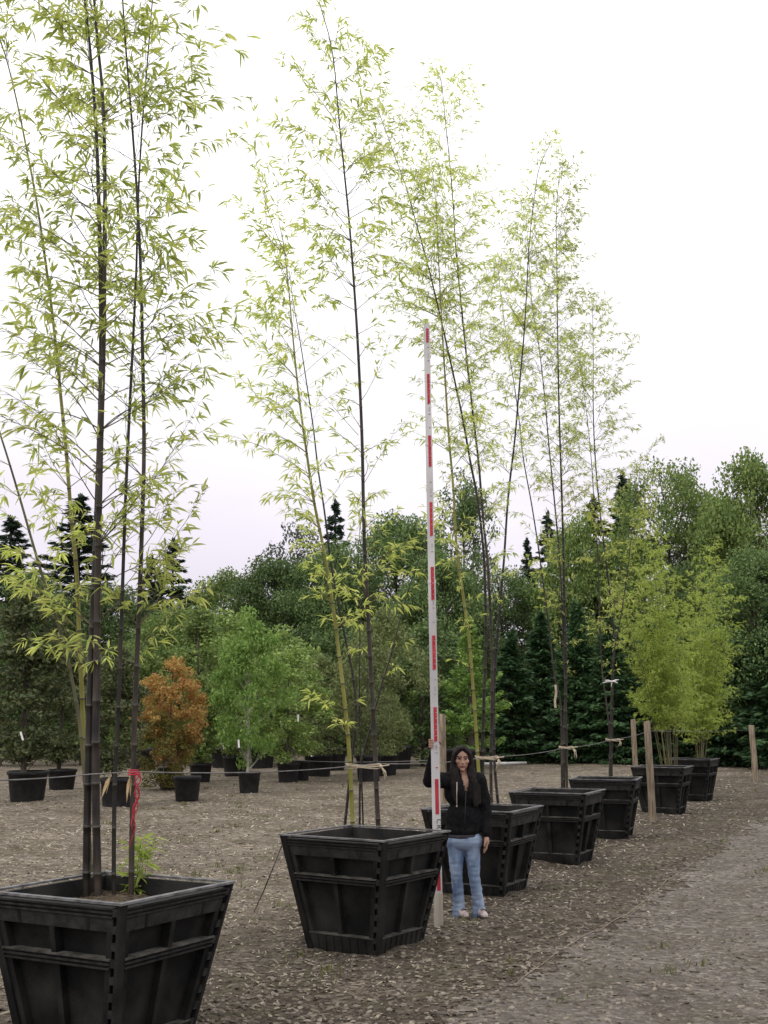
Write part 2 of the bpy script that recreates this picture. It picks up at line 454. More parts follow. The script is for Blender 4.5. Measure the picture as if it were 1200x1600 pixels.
g = sheet('ground', axis(-7, 9, 0.12, -160, 160), axis(5.0, 27, 0.12, -30, 320), ground_material('mulch_and_yard_gravel'))
tag(g, 'grey brown mulch and straw strewn gravel ground', 'ground', kind='structure')
# the compacted track on the right, along a line parallel to the row of crates
E0, E1 = atz(780, 1560, 0), atz(1090, 1352, 0)
ED = (E1 - E0).normalized(); EN = Vector((ED.y, -ED.x, 0))
def track_side(x, y): return (x - E0.x) * EN.x + (y - E0.y) * EN.y
def keep_track(c):
    s = (c[:, 0] - E0.x) * EN.x + (c[:, 1] - E0.y) * EN.y
    w = np.array([mnoise.noise(Vector((a * 0.9, b * 0.9, 0))) * 0.30 + mnoise.noise(Vector((a * 4, b * 4, 3))) * 0.30 + mnoise.noise(Vector((a * 9, b * 9, 5))) * 0.25 for a, b in c[:, :2]])
    return (s + w > 0.0) & (s < 6)
rd = sheet('gravel_track', np.arange(-2.5, 22, 0.07), np.arange(4.0, 48, 0.07), ground_material('track_gravel', True), keep_track, 0.005)
tag(rd, 'compacted pale grey gravel track right of the crates', 'track', kind='structure')

def scatter_pts(n, dmin, dmax, power=1.0, xs=(-0.42, 0.46)):
    u = RN.random(n)
    d = (dmin ** (1 - power) + u * (dmax ** (1 - power) - dmin ** (1 - power))) ** (1 / (1 - power)) if power != 1 else dmin * (dmax / dmin) ** u
    a = xs[0] + (xs[1] - xs[0]) * RN.random(n)
    return d * a, d

def rot_rand(n, tilt):
    yaw = RN.random(n) * 2 * math.pi
    d = np.stack([np.cos(yaw), np.sin(yaw), RN.normal(0, tilt, n)], -1)
    d /= np.linalg.norm(d, axis=1)[:, None]
    up = np.tile([0, 0, 1.0], (n, 1)) + RN.normal(0, tilt, (n, 3))
    s = np.cross(up, d); s /= np.linalg.norm(s, axis=1)[:, None]
    return d, s, np.cross(d, s)

def clear_of_crates(X, Y):
    ok = np.ones(len(X), bool)
    for c, a in CC:
        dx, dy = X - c.x, Y - c.y
        u = dx*math.cos(a) + dy*math.sin(a); v = -dx*math.sin(a) + dy*math.cos(a)
        ok &= ~((abs(u) < 0.40) & (abs(v) < 0.40))
    return ok

# wood chips and straw
def chips(name, n, dmin, dmax, lr, wr, mat, label, cat, power=1.0):
    X, Y = scatter_pts(n, dmin, dmax, power)
    ok = clear_of_crates(X, Y) & ((track_side(X, Y) < 0.1) | (RN.random(n) < 0.22)); X, Y = X[ok], Y[ok]; n = len(X)
    if name == 'straw_litter':
        ok = (X - 0.415 * Y < -3.6) | (RN.random(n) < 0.25); X, Y = X[ok], Y[ok]; n = len(X)
    Z = np.vectorize(ground_h)(X, Y) + 0.008
    d, s, u = rot_rand(n, 0.22)
    Ln = RN.uniform(*lr, n)[:, None] * RN.choice([0.6, 1, 1, 1.5], n)[:, None]; Wd = RN.uniform(*wr, n)[:, None]; T = Wd * 0.35
    c = np.stack([X, Y, Z], -1)
    near = np.clip(Y / 20.0, 0.38, 1.0)[:, None] if name == 'straw_litter' else 1.0
    Ln = Ln * near; Wd = Wd * near
    P = [c - d*Ln - s*Wd*0.6, c - d*Ln*0.8 + s*Wd*0.8, c + d*Ln + s*Wd*0.5, c + d*Ln*0.9 - s*Wd, c - d*Ln*0.5 + u*T, c + d*Ln*0.6 + u*T]
    v = np.stack(P, 1).reshape(-1, 3)
    f = np.array([(0,3,5),(0,5,4),(0,4,1),(1,4,5),(1,5,2),(2,5,3)])
    F = (np.arange(n)[:, None, None] * 6 + f[None]).reshape(-1, 3)
    mb = MB(); mb.arr(v, F)
    return tag(mb.build(name, mat), label, cat, kind='stuff')

M['chip'] = leafmat('wood_chip', [(0.045, 0.034, 0.026), (0.10, 0.08, 0.058), (0.16, 0.132, 0.098), (0.30, 0.255, 0.19)], 0.0, 0.9)
M['straw'] = leafmat('straw_bits', [(0.12, 0.095, 0.065), (0.26, 0.215, 0.15), (0.42, 0.365, 0.27), (0.58, 0.52, 0.42)], 0.0, 0.85)
M['stone'] = leafmat('gravel_stone', [(0.0576, 0.0456, 0.0360), (0.1104, 0.0900, 0.0720), (0.1620, 0.1356, 0.1104), (0.2460, 0.2100, 0.1704)], 0.0, 0.9)
M['grass'] = leafmat('weed_blade', [(0.07, 0.085, 0.022), (0.12, 0.135, 0.035), (0.19, 0.17, 0.07)], 0.3)
chips('wood_chips', 15000, 5.5, 30, (0.008, 0.032), (0.006, 0.017), M['chip'], 'brown wood chips scattered over the dark mulch', 'wood chips')
chips('straw_litter', 22000, 8.5, 46, (0.012, 0.050), (0.005, 0.013), M['straw'], 'pale straw and dead bamboo leaf litter on the ground', 'straw litter', 0.6)
# stones
n = 34000
X, Y = scatter_pts(n, 5.5, 26, 1.0)
ok = clear_of_crates(X, Y) & ((X - 0.415 * Y > -4.6) | (RN.random(n) < 0.22)) & ((track_side(X, Y) < 0.15) | (RN.random(n) < 0.7)); X, Y = X[ok], Y[ok]; n = len(X)
sz = RN.gamma(2.4, 0.0054, n).clip(0.004, 0.022)[:, None]
Z = np.vectorize(ground_h)(X, Y)
c = np.stack([X, Y, Z + sz[:, 0] * 0.25], -1)
gr = (1 + 5 ** 0.5) / 2
ico = np.array([(-1,gr,0),(1,gr,0),(-1,-gr,0),(1,-gr,0),(0,-1,gr),(0,1,gr),(0,-1,-gr),(0,1,-gr),(gr,0,-1),(gr,0,1),(-gr,0,-1),(-gr,0,1)]) / 1.9
icf = np.array([(0,11,5),(0,5,1),(0,1,7),(0,7,10),(0,10,11),(1,5,9),(5,11,4),(11,10,2),(10,7,6),(7,1,8),(3,9,4),(3,4,2),(3,2,6),(3,6,8),(3,8,9),(4,9,5),(2,4,11),(6,2,10),(8,6,7),(9,8,1)])
d, s_, u = rot_rand(n, 0.2)
B = np.stack([d * RN.uniform(0.8, 1.5, (n, 1)), s_ * RN.uniform(0.6, 1.0, (n, 1)), u * RN.uniform(0.4, 0.75, (n, 1))], 1)
v = c[:, None] + (np.einsum('kj,njl->nkl', ico, B) + RN.normal(0, 0.10, (n, 12, 3))) * sz[:, None]
F = (np.arange(n)[:, None, None] * 12 + icf[None]).reshape(-1, 3)
mb = MB(); mb.arr(v.reshape(-1, 3), F)
tag(mb.build('gravel_stones', M['stone']), 'small grey brown stones lying loose on the gravel', 'gravel', kind='stuff')
# weeds
nb = 260
X, Y = scatter_pts(nb, 8, 46, 0.4)
keep = clear_of_crates(X, Y)
V, F = [], []
for x, y in zip(X[keep], Y[keep]):
    if mnoise.noise(Vector((x * 0.5, y * 0.5, 9))) < -0.05: continue
    for j in range(R.randint(8, 18)):
        a = R.random() * 6.283; r = abs(R.gauss(0, 0.09)); h = R.uniform(0.02, 0.075) ; w = 0.004 + 0.0002 * y
        px, py = x + r*math.cos(a), y + r*math.sin(a); b = R.random() * 6.283
        ln = Vector((math.cos(b), math.sin(b), 0)) * h * R.uniform(0.3, 1.1)
        s = Vector((-math.sin(b), math.cos(b), 0)) * w
        z = ground_h(px, py) - 0.005
        k0 = len(V); p = Vector((px, py, z)); q = p + ln*0.5 + Vector((0, 0, h*0.8)); e_ = p + ln + Vector((0, 0, h))
        V += [p - s, p + s, q + s*0.7, q - s*0.7, e_]
        F += [(k0, k0+1, k0+2), (k0, k0+2, k0+3), (k0+3, k0+2, k0+4)]
mb = MB(); mb.arr(np.array([tuple(q) for q in V]), np.array(F))
tag(mb.build('weeds', M['grass']), 'thin low weeds and grass sprouting in the gravel', 'weeds', kind='stuff')

# ------------------------------------------------------------------ planter crates
def make_crate():
    root = empty('planter_crate')
    hb, ht, H = CRATE_SIDE*CRATE_TAPER/2, CRATE_SIDE/2, CRATE_H
    def hw(z): return hb + (ht - hb) * z / H
    def panel():
        mb, rim = MB(), MB()
        # local frame: u along x, outward = -y at distance hw(z)
        def slab(t, u0, u1, z0, z1, n0, n1, m=0):
            """u0/u1: functions or numbers in units of metres from centre; n0<n1 measured outward"""
            fu = lambda u, z: u(z) if callable(u) else u
            v = []
            for z in (z0, z1):
                v += [(fu(u0, z), -(hw(z) + n1), z), (fu(u1, z), -(hw(z) + n1), z), (fu(u1, z), -(hw(z) + n0), z), (fu(u0, z), -(hw(z) + n0), z)]
            t.hexa(v, m)
        ml = lambda z: -(hw(z) - 0.055); mr_ = lambda z: hw(z) - 0.055
        slab(mb, lambda z: -(hw(z) - 0.056), lambda z: hw(z) - 0.056, 0.0, H - 0.012, -0.088, -0.066)            # web
        # top band: three fine flanges over a plain strip
        slab(mb, ml, mr_, 0.742, 0.812, -0.065, -0.010, 1)
        for z in (0.816, 0.838, 0.860):
            slab(mb, ml, mr_, z, z + 0.010, -0.065, -0.001, 1)
        slab(mb, lambda z: -(hw(z) - 0.058), lambda z: hw(z) - 0.058, 0.8125, 0.868, -0.065, -0.014)
        # middle belt
        for z in (0.545, 0.568, 0.592):
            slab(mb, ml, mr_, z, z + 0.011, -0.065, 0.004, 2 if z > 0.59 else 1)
        slab(mb, lambda z: -(hw(z) - 0.058), lambda z: hw(z) - 0.058, 0.548, 0.6005, -0.065, -0.010)
        # foot band
        slab(mb, ml, mr_, 0.0, 0.140, -0.065, -0.008)
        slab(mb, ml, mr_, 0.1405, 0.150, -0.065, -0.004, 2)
        for k in range(9):
            u = -0.30 + 0.60 * k / 8
            slab(mb, u - 0.004, u + 0.004, 0.004, 0.139, -0.0085, 0.000)
        # upright ribs between the bands
        for u, w in ((-0.012, 0.020),):
            slab(mb, -0.030, 0.006, 0.6035, 0.741, -0.065, -0.006)
            slab(mb, -0.030, 0.006, 0.1505, 0.5445, -0.065, -0.022)
        for sg in (-1, 1):
            a = (lambda z, s=sg: s * (hw(z) - 0.056)); b = (lambda z, s=sg: s * (hw(z) - 0.095))
            if sg > 0: a, b = b, a
            slab(mb, a, b, 0.6035, 0.7415, -0.065, -0.012)
            slab(mb, a, b, 0.1505, 0.5445, -0.065, -0.012)
            c0 = (lambda z, s=sg: s * (hw(z) * 0.52 + 0.011)); c1 = (lambda z, s=sg: s * (hw(z) * 0.52 - 0.011))
            if sg < 0: c0, c1 = c0, c1
            else: c0, c1 = c1, c0
            slab(mb, c0, c1, 0.7425, 0.811, -0.0105, -0.007)
        # rim: a flat lip
        o, i = ht + 0.006, ht - 0.030
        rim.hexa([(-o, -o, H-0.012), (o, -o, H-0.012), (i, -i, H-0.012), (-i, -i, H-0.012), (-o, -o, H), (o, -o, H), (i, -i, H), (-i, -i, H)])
        return mb, rim
    mb, rim = panel()
    pm, rm = mb.mesh('side_panel', [M['plastic'], M['plastic_worn'], M['plastic_painted_light']]), rim.mesh('rim', M['plastic_rim'])
    # interlocking corner: alternate knuckles on a slanting post
    ch = MB()
    n = 10
    for k in range(n * 2 - 1):
        z0 = 0.02 + (H - 0.05) * k / (2*n - 1); z1 = z0 + (H - 0.05) / (2*n - 1) - 0.004
        if k % 2: continue
        v = []
        for z in (z0, z1):
            q = hw(z)
            v += [(q - 0.054, -(q - 0.002), z), (q - 0.022, -(q - 0.002), z), (q - 0.022, -(q - 0.03), z), (q - 0.054, -(q - 0.03), z)]
        ch.hexa(v, 1)
    for u0, u1, n0, n1 in ((0.0215, -0.001, 0.001, -0.054),):
        v = []
        for z in (0.0, H - 0.0132):
            q = hw(z)
            v += [(q - u0, -(q + n0), z), (q + 0.001, -(q + n0), z), (q + 0.001, -(q + n1), z), (q - u0, -(q + n1), z)]
        ch.hexa(v)
    v = []
    for z in (0.0, H - 0.0135):
        q = hw(z)
        v += [(q - 0.054, -(q - 0.031), z), (q - 0.023, -(q - 0.031), z), (q - 0.023, -(q - 0.053), z), (q - 0.054, -(q - 0.053), z)]
    ch.hexa(v)
    cm = ch.mesh('corner_hinge', [M['plastic'], M['plastic_worn']])
    for k in range(4):
        p = link('side_panel', pm, root); p.rotation_euler.z = k * math.pi / 2
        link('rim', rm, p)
        c_ = link('corner_hinge', cm, root); c_.rotation_euler.z = k * math.pi / 2
    so_ = MB()
    q = hw(0.80) - 0.090; gx = np.linspace(-q, q, 26)
    X, Y = np.meshgrid(gx, gx)
    Z = 0.80 + 0.025*np.sin(X*7 + 1)*np.cos(Y*6) + RN.normal(0, 0.006, X.shape)
    i = np.arange(25)[:, None] * 26 + np.arange(25)[None]
    so_.arr(np.stack([X, Y, Z], -1).reshape(-1, 3), np.stack([i, i+1, i+27, i+26], -1).reshape(-1, 4))
    # litter lying on the soil
    so_.build('soil', M['soil'], root)
    return root

proto = make_crate()
CL = ['nearest black plastic crate, cut off by the lower left edge of the photo',
      'large black plastic crate standing beside the white and red measuring rod',
      'black plastic crate partly hidden behind the standing woman',
      'black plastic crate with two close dark culms, just behind the crate of the woman',
      'black plastic crate just left of the tall wooden post',
      'black plastic crate just behind the tall wooden post holding a bushy yellow green bamboo',
      'farthest black plastic crate at the right end of the row']
for i in range(7):
    o = proto if i == 0 else copy_tree(proto)
    c, a = CC[i]
    o.location = (c.x, c.y, ground_h(c.x + 1.2, c.y) - 0.022)
    o.rotation_euler = (0, 0, a)
    tag(o, CL[i], 'planter crate', 'black plastic crates in a row holding bamboo')

# ------------------------------------------------------------------ bamboo
def leaf_arrays(P, D, L, Wd):
    """lance shaped folded leaves: P base points, D directions"""
    n = len(P)
    D = D / np.linalg.norm(D, axis=1)[:, None]
    up = np.tile([0, 0, 1.0], (n, 1)) + RN.normal(0, 0.55, (n, 3))
    s = np.cross(D, up); s /= (np.linalg.norm(s, axis=1)[:, None] + 1e-9)
    nrm = np.cross(s, D)
    L = L[:, None]; Wd = Wd[:, None]
    dr = np.tile([0, 0, -1.0], (n, 1)) * L
    v = [P, P + D*L*0.34 + s*Wd + nrm*Wd*0.45, P + D*L*0.34 - s*Wd + nrm*Wd*0.45, P + D*L*0.36,
         P + D*L*0.68 + s*Wd*0.72 + nrm*Wd*0.3 + dr*0.04, P + D*L*0.68 - s*Wd*0.72 + nrm*Wd*0.3 + dr*0.04, P + D*L*0.70 + dr*0.045, P + D*L + dr*0.13]
    v = np.stack(v, 1).reshape(-1, 3)
    f = np.array([(0,3,1),(0,2,3),(1,3,6),(1,6,4),(3,2,5),(3,5,6),(4,6,7),(6,5,7)])
    F = (np.arange(n)[:, None, None] * 8 + f[None]).reshape(-1, 3)
    return v, F

def prof_at(prof, z):
    if z <= prof[0][0]: return prof[0][1:]
    for a, b in zip(prof, prof[1:]):
        if z <= b[0]:
            t = (z - a[0]) / max(b[0] - a[0], 1e-6)
            return tuple(p + (q - p) * t for p, q in zip(a[1:], b[1:]))
    return prof[-1][1:]

UPV = Vector((0, 0, 1))
def grow_branch(P, d, Lb, r0, tw, leaves, leaf_len, leafy=1.0, start=0.25, lift=0.0, m=0):
    """one branch: arching tube with leafy twigs"""
    n = 7
    pts = [P.copy()]; dd = d.normalized()
    wob = Vector((R.gauss(0, 1), R.gauss(0, 1), R.gauss(0, 0.5))) * 0.05
    for i in range(n):
        dd = (dd + Vector((0, 0, lift - 0.055 * (i / n) * 2.2)) + wob + Vector((R.gauss(0, .03), R.gauss(0, .03), R.gauss(0, .03)))).normalized()
        pts.append(pts[-1] + dd * Lb / n)
    tw.tube(pts, [r0 * (1 - 0.8 * i / n) for i in range(n + 1)], 4, m, caps=False)
    k = max(3, int(Lb / (0.055 if leaf_len > 0.09 else 0.044)))
    for j in range(k):
        t = start + (1 - start) * (j + R.random() * 0.7) / k
        f = min(t, 0.999) * n; i = int(f); p = pts[i].lerp(pts[i + 1], f - i); tg = (pts[i + 1] - pts[i]).normalized()
        sd_ = tg.cross(UPV)
        if sd_.length < 1e-3: sd_ = Vector((1, 0, 0))
        sd_.normalize(); w = (1 if j % 2 else -1) * R.uniform(0.3, 1.1)
        td = (tg + sd_ * w + Vector((R.gauss(0, .25), R.gauss(0, .25), R.gauss(-0.05, .3)))).normalized()
        tl = R.uniform(0.04, 0.17) * (0.6 + 0.6 * min(Lb, 1.0))
        q = p + td * tl
        tw.tube([p, p.lerp(q, 0.5) + Vector((0, 0, 0.006)), q], [r0 * 0.4, r0 * 0.3, r0 * 0.2], 3, m, caps=False)
        if R.random() > leafy: continue
        for z in range(R.randint(3, 5)):
            ld = (td * 0.9 + Vector((R.gauss(0, .48), R.gauss(0, .48), R.gauss(-0.38, .38))))
            pp = p.lerp(q, R.uniform(0.55, 1.0))
            leaves.append((tuple(pp), tuple(ld), leaf_len * R.uniform(0.6, 1.25)))
    return pts

def leaves_obj(name, leaves, mat, parent, wr=0.088, tw=None, tmat=None):
    if not leaves: return None
    P = np.array([q[0] for q in leaves]); D = np.array([q[1] for q in leaves]); Ln = np.array([q[2] for q in leaves])
    v, F = leaf_arrays(P, D, Ln, Ln * wr * RN.uniform(0.8, 1.25, len(Ln)))
    mb = tw if tw is not None else MB()
    mb.arr(v, F, 1 if tw is not None else 0)
    return mb.build(name, [tmat, mat] if tw is not None else mat, parent)

def culm(root, pix, r0, mat, prof, leaf_len=0.094, bias=0.0, node=0.235, lean=0.0, label=None, lenk=1.0, mat_t='twig', leaf='bleaf', extra=(), yb=None, dk=0.65):
    """pix: photo pixels along the culm from its foot up; prof: (pixel y, chance of branches at a node, branch length)"""
    b = atz(*pix[0], 0.76)
    if yb is not None: b = aty(*pix[0], yb)
    y0 = b.y
    P = [b] + [aty(px, py, y0 + lean * i / len(pix)) for i, (px, py) in enumerate(pix) if i]
    P[0] = P[0] - Vector((0, 0, 0.04))
    total = sum((q - p).length for p, q in zip(P, P[1:]))
    o0 = root.location
    nn = max(6, int(total / node))
    C = catmull(P, nn * 4 + 1)
    pts, rad, ring = [], [], []
    for i, p in enumerate(C):
        t = i / (len(C) - 1)
        r = r0 * (1 - 0.86 * t ** 1.25) + 0.0012
        if i % 4 == 0 and 0 < i < len(C) - 1:
            tg = (C[i + 1] - C[i]).normalized()
            pts += [p - tg * 0.012, p - tg * 0.006, p, p + tg * 0.006]; rad += [r, r * 1.17, r * 1.10, r]
            ring += [1, 1, 0, 0]
        else:
            pts.append(p); rad.append(r); ring.append(0)
    mb = MB()
    mb.tube([q - o0 for q in pts], rad, 9 if r0 > 0.012 else 6, 0, True, ring[:-1])
    co = mb.build('culm', [M[mat], M['node_ring']], root, True)
    if label: co['label'] = label
    zp = sorted([(aty(pix[0][0], y, y0).z, d_, l_) for y, d_, l_ in prof])
    tw, lv = MB(), []
    for i in range(4, len(C) - 1, 4):
        p = C[i]; dens, bl = prof_at(zp, p.z)
        tg = (C[i + 1] - C[i]).normalized()
        for rep in range(6):
            if R.random() > dens * (1.0, 0.95, 0.8, 0.6, dk, dk)[rep]: continue
            a = R.random() * 2 * math.pi
            sd_ = Vector((math.cos(a), math.sin(a), 0))
            if bias and R.random() < abs(bias): sd_.x = math.copysign(abs(sd_.x) + 0.3, bias)
            sd_.normalize()
            d = tg * R.uniform(0.55, 1.1) + sd_
            t = i / len(C)
            grow_branch(p - o0, d, bl * lenk * R.uniform(0.45, 1.15), max(0.0016, min(0.005, r0 * 0.28 * (1 - 0.6 * t))), tw, lv, leaf_len, 0.92)
    # the tip
    tg = (C[-1] - C[-3]).normalized()
    dens, bl = prof_at(zp, C[-1].z)
    if dens > 0.1:
        for k in range(4):
            grow_branch(C[-1 - k] - o0, tg + Vector((R.gauss(0, .35), R.gauss(0, .35), 0)), bl * 0.55, 0.0016, tw, lv, leaf_len, 1.0, 0.1)
    for (ax, ay), (bx, by), r_, lf in extra:         # branches the photo shows one by one
        q0, q1 = aty(ax, ay, y0 + lean * 0.4), aty(bx, by, y0 + lean * 0.4 + R.uniform(-.15, .15))
        grow_branch(q0 - o0, (q1 - q0) + Vector((0, 0, 0.08)), (q1 - q0).length, r_, tw, lv, leaf_len, lf, 0.3, 0.05)
    leaves_obj('foliage', lv, M[leaf], co, tw=tw, tmat=M[mat_t])
    return co

def clump(i, label, grp='bamboo clumps growing in the crates'):
    c, a = CC[i]
    o = empty('bamboo_clump', (c.x, c.y, 0.75))
    tag(o, label, 'bamboo', grp)
    return o

# --- clump 1 (nearest, cut by the left and top edges)
c1 = clump(0, 'nearest bamboo with thick black and brown culms running out of the top of the photo')
top = [(-400, 0.6, 0.5), (-60, 0.75, 0.75), (450, 0.70, 0.85), (600, 0.55, 0.75), (660, 0.26, 0.8), (820, 0.30, 0.75), (870, 0.62, 0.6), (1040, 0.6, 0.5), (1080, 0.10, 0.35), (1180, 0.03, 0.2), (1230, 0.0, 0.2)]
culm(c1, [(135,1402),(137,1250),(141,1080),(148,900),(154,740),(158,600),(158,480),(155,340),(150,200),(141,80),(131,-20),(118,-200)], 0.0236, 'culm_black', top, dk=0.3, bias=-0.2, label='thick glossy black culm')
culm(c1, [(154,1404),(150,1250),(151,1050),(153,880),(157,700),(161,560),(163,420),(164,290),(161,160),(152,60),(145,-30),(134,-220)], 0.0236, 'culm_brown', top, dk=0.3, lean=0.1, label='thick brown culm')
culm(c1, [(178,1404),(179,1240),(186,1080),(192,900),(197,760),(203,630),(209,510),(213,420),(216,310),(222,200),(230,100),(240,-20),(250,-120)], 0.0122, 'culm_black', top, dk=0.3, bias=0.2, lean=0.25)
culm(c1, [(205,1402),(207,1270),(211,1110),(217,960),(222,820),(225,700),(223,560),(220,430),(215,320),(206,190),(197,80),(191,-10),(183,-150)], 0.0160, 'culm_brown', top, dk=0.3, bias=0.25,
     extra=[((225,770),(335,640),0.003,0.8), ((222,895),(372,798),0.003,0.85), ((221,640),(300,575),0.003,0.9), ((222,500),(370,455),0.003,1.0), ((216,1010),(318,935),0.003,0.9)])
culm(c1, [(140,1384),(130,1130),(124,1000),(120,900),(110,790),(103,700),(95,620),(85,520),(74,430),(58,320),(40,225),(22,140),(3,70),(-25,0)], 0.0160, 'culm_green', top, dk=0.3, bias=-0.35, lean=-0.2, label='slender green culm leaning left', mat_t='twig_green')
culm(c1, [(146,1388),(128,1165),(116,1080),(98,1000),(68,905),(50,845),(30,775),(4,690),(-30,590),(-70,480)], 0.0129, 'culm_olive', [(-60,0.3,0.5), (480,0.8,0.6),(700,0.55,0.6),(760,0.6,0.5),(960,0.55,0.5),(1060,0.2,0.4),(1090,0.0,0.2)], bias=-0.3, lean=0.15, label='olive culm leaning far left', mat_t='twig_green')
# leafy young shoot in the same crate
sh = empty('bamboo_shoot', tuple(atz(212, 1398, 0.76)))
tag(sh, 'short bright green leafy shoot at the foot of the nearest bamboo', 'bamboo shoot')
tw, lv = MB(), []
o0 = sh.location
for k in range(5):
    ax = 200 + k * 8
    P = [Vector((0.02*k - 0.04, R.uniform(-.04, .04), -0.03))]
    q = aty(ax + R.uniform(-4, 16), R.uniform(1292, 1345), o0.y + R.uniform(-.05, .1)) - o0
    C = catmull([P[0], P[0].lerp(q, 0.5) + Vector((R.gauss(0, .01), 0, 0.02)), q], 10)
    tw.tube(C, [0.004 - 0.0003*i for i in range(10)], 5, 0)
    for i in range(2, 10):
        for z in range(3):
            a = R.random() * 6.283
            lv.append((tuple(C[i]), (math.cos(a), math.sin(a), R.gauss(0.1, .4)), R.uniform(0.06, 0.12)))
leaves_obj('foliage', lv, M['bleaf_yellow'], sh, 0.10, tw, M['twig_green'])

# --- clump 2 (beside the rod)
c2 = clump(1, 'bamboo beside the measuring rod with one yellow green culm and one tall dark one')
culm(c2, [(552,1312),(547,1200),(541,1120),(533,1050),(522,960),(513,900),(503,845),(490,780),(478,700),(466,610),(457,520),(450,440),(441,366)], 0.0190, 'culm_green',
     [(340,0.95,0.6),(480,0.95,0.6),(540,0.6,0.6),(640,1.0,0.6),(760,0.85,0.5),(800,0.7,0.35),(960,0.75,0.35),(1010,0.15,0.3),(1150,0.15,0.25),(1180,0,0.2)], bias=-0.55, label='yellow green culm with its top cut off', mat_t='twig_green', lean=-0.1,
     extra=[((447,400),(340,215),0.004,0.95), ((452,450),(330,280),0.003,0.95), ((441,370),(400,225),0.003,0.9), ((487,690),(345,620),0.003,0.95), ((482,740),(345,665),0.003,1), ((490,790),(420,775),0.003,1), ((470,600),(385,510),0.003,1), ((530,1110),(470,1105),0.002,1.0)])
culm(c2, [(537,1300),(548,1200),(556,1120),(552,1060),(540,1000),(526,930),(517,880),(507,800),(497,733),(489,665),(480,605),(470,540),(458,470),(452,425)], 0.0129, 'culm_black',
     [(420,0.5,0.5),(700,0.25,0.5),(820,0.3,0.4),(960,0.3,0.3),(1040,0.0,0.3)], lean=0.1)
culm(c2, [(592,1308),(588,1230),(585,1150),(580,1060),(576,980),(571,890),(568,800),(566,700),(563,620),(558,520),(552,430),(545,340),(537,260),(530,190),(523,110),(515,60),(505,25),(499,4)], 0.0205, 'culm_brown',
     [(0,0.5,0.28),(80,0.9,0.5),(220,1.0,0.75),(420,0.95,0.75),(470,0.45,0.5),(560,0.22,0.4),(650,0.35,0.45),(800,0.55,0.35),(930,0.8,0.42),(1000,0.3,0.35),(1060,0.03,0.3),(1100,0,0.2)], lean=0.15, label='tall dark culm reaching almost to the top of the photo',
     extra=[((548,463),(480,395),0.003,0.4), ((543,355),(450,245),0.004,0.95), ((530,300),(455,180),0.003,0.9), ((525,190),(430,80),0.004,0.9), ((540,320),(660,220),0.003,0.9), ((530,160),(590,45),0.0025,0.9), ((556,570),(470,500),0.003,0.1), ((560,680),(485,615),0.003,0.3), ((537,280),(640,270),0.003,1), ((545,330),(640,290),0.003,1), ((550,400),(650,330),0.003,1), ((553,430),(640,420),0.003,1), ((566,760),(640,655),0.003,0.9), ((565,625),(630,555),0.003,0.7), ((572,880),(660,870),0.003,1.0), ((574,930),(640,960),0.003,1.0), ((568,900),(660,905),0.003,1.0)])
culm(c2, [(562,1306),(564,1200),(580,1133),(597,1067),(610,1027),(628,957),(645,900),(663,850),(672,815)], 0.0099, 'culm_brown', [(800,0.2,0.3),(960,0.25,0.3),(1080,0,0.2)], bias=0.5, lean=0.1, label='thin leaning dark stem')
culm(c2, [(568,1300),(562,1117),(562,1017),(563,933),(560,860),(566,800)], 0.0076, 'culm_black', [(800,0.4,0.3),(960,0.5,0.35),(1040,0.1,0.3),(1080,0,0.2)], lean=0.2)
# --- clump 3 (behind the woman)
c3 = clump(2, 'bamboo rising from behind the woman with a yellow green culm and three crossing dark culms')
top3 = [(110,0.7,0.45),(200,1.0,0.75),(480,1.0,0.9),(640,0.62,0.7),(760,0.45,0.5),(860,0.4,0.4),(920,0.12,0.3),(1000,0,0.3)]
culm(c3, [(752,1266),(747,1190),(741,1100),(733,1000),(722,920),(713,850),(708,760),(701,680),(696,600),(690,500),(685,400),(681,320),(676,270)], 0.0205, 'culm_green',
     [(240,0.9,0.5),(480,1.0,0.6),(640,0.5,0.55),(760,0.7,0.45),(860,0.7,0.35),(960,0.2,0.3),(1060,0.25,0.3),(1100,0,0.3)], mat_t='twig_green', label='yellow green culm', bias=-0.2, lean=-0.1)
culm(c3, [(758,1266),(754,1190),(756,1100),(759,980),(756,870),(746,780),(735,722),(724,660),(712,602),(698,539),(688,495),(668,412),(649,344),(634,291),(615,239),(601,200),(590,170)], 0.0182, 'culm_black', dk=0.9, leaf_len=0.080, prof=top3, bias=-0.1, lean=0.1)
culm(c3, [(768,1262),(767,1187),(769,1040),(763,895),(755,812),(748,725),(741,665),(734,602),(727,539),(721,480),(712,385),(709,332),(703,257),(696,190),(690,130),(684,118)], 0.0182, 'culm_brown', dk=0.9, leaf_len=0.080, prof=top3, lean=0.2)
culm(c3, [(779,1260),(772,1180),(772,1075),(778,981),(787,880),(794,777),(804,690),(811,609),(818,532),(822,470),(827,381),(834,317),(842,265),(859,225)], 0.0167, 'culm_black', [(230,0.5,0.35),(300,0.9,0.5),(480,1.0,0.65),(640,0.6,0.6),(780,0.3,0.45),(880,0.06,0.3),(960,0,0.3)], dk=0.9, leaf_len=0.080, lean=0.3, bias=0.1)
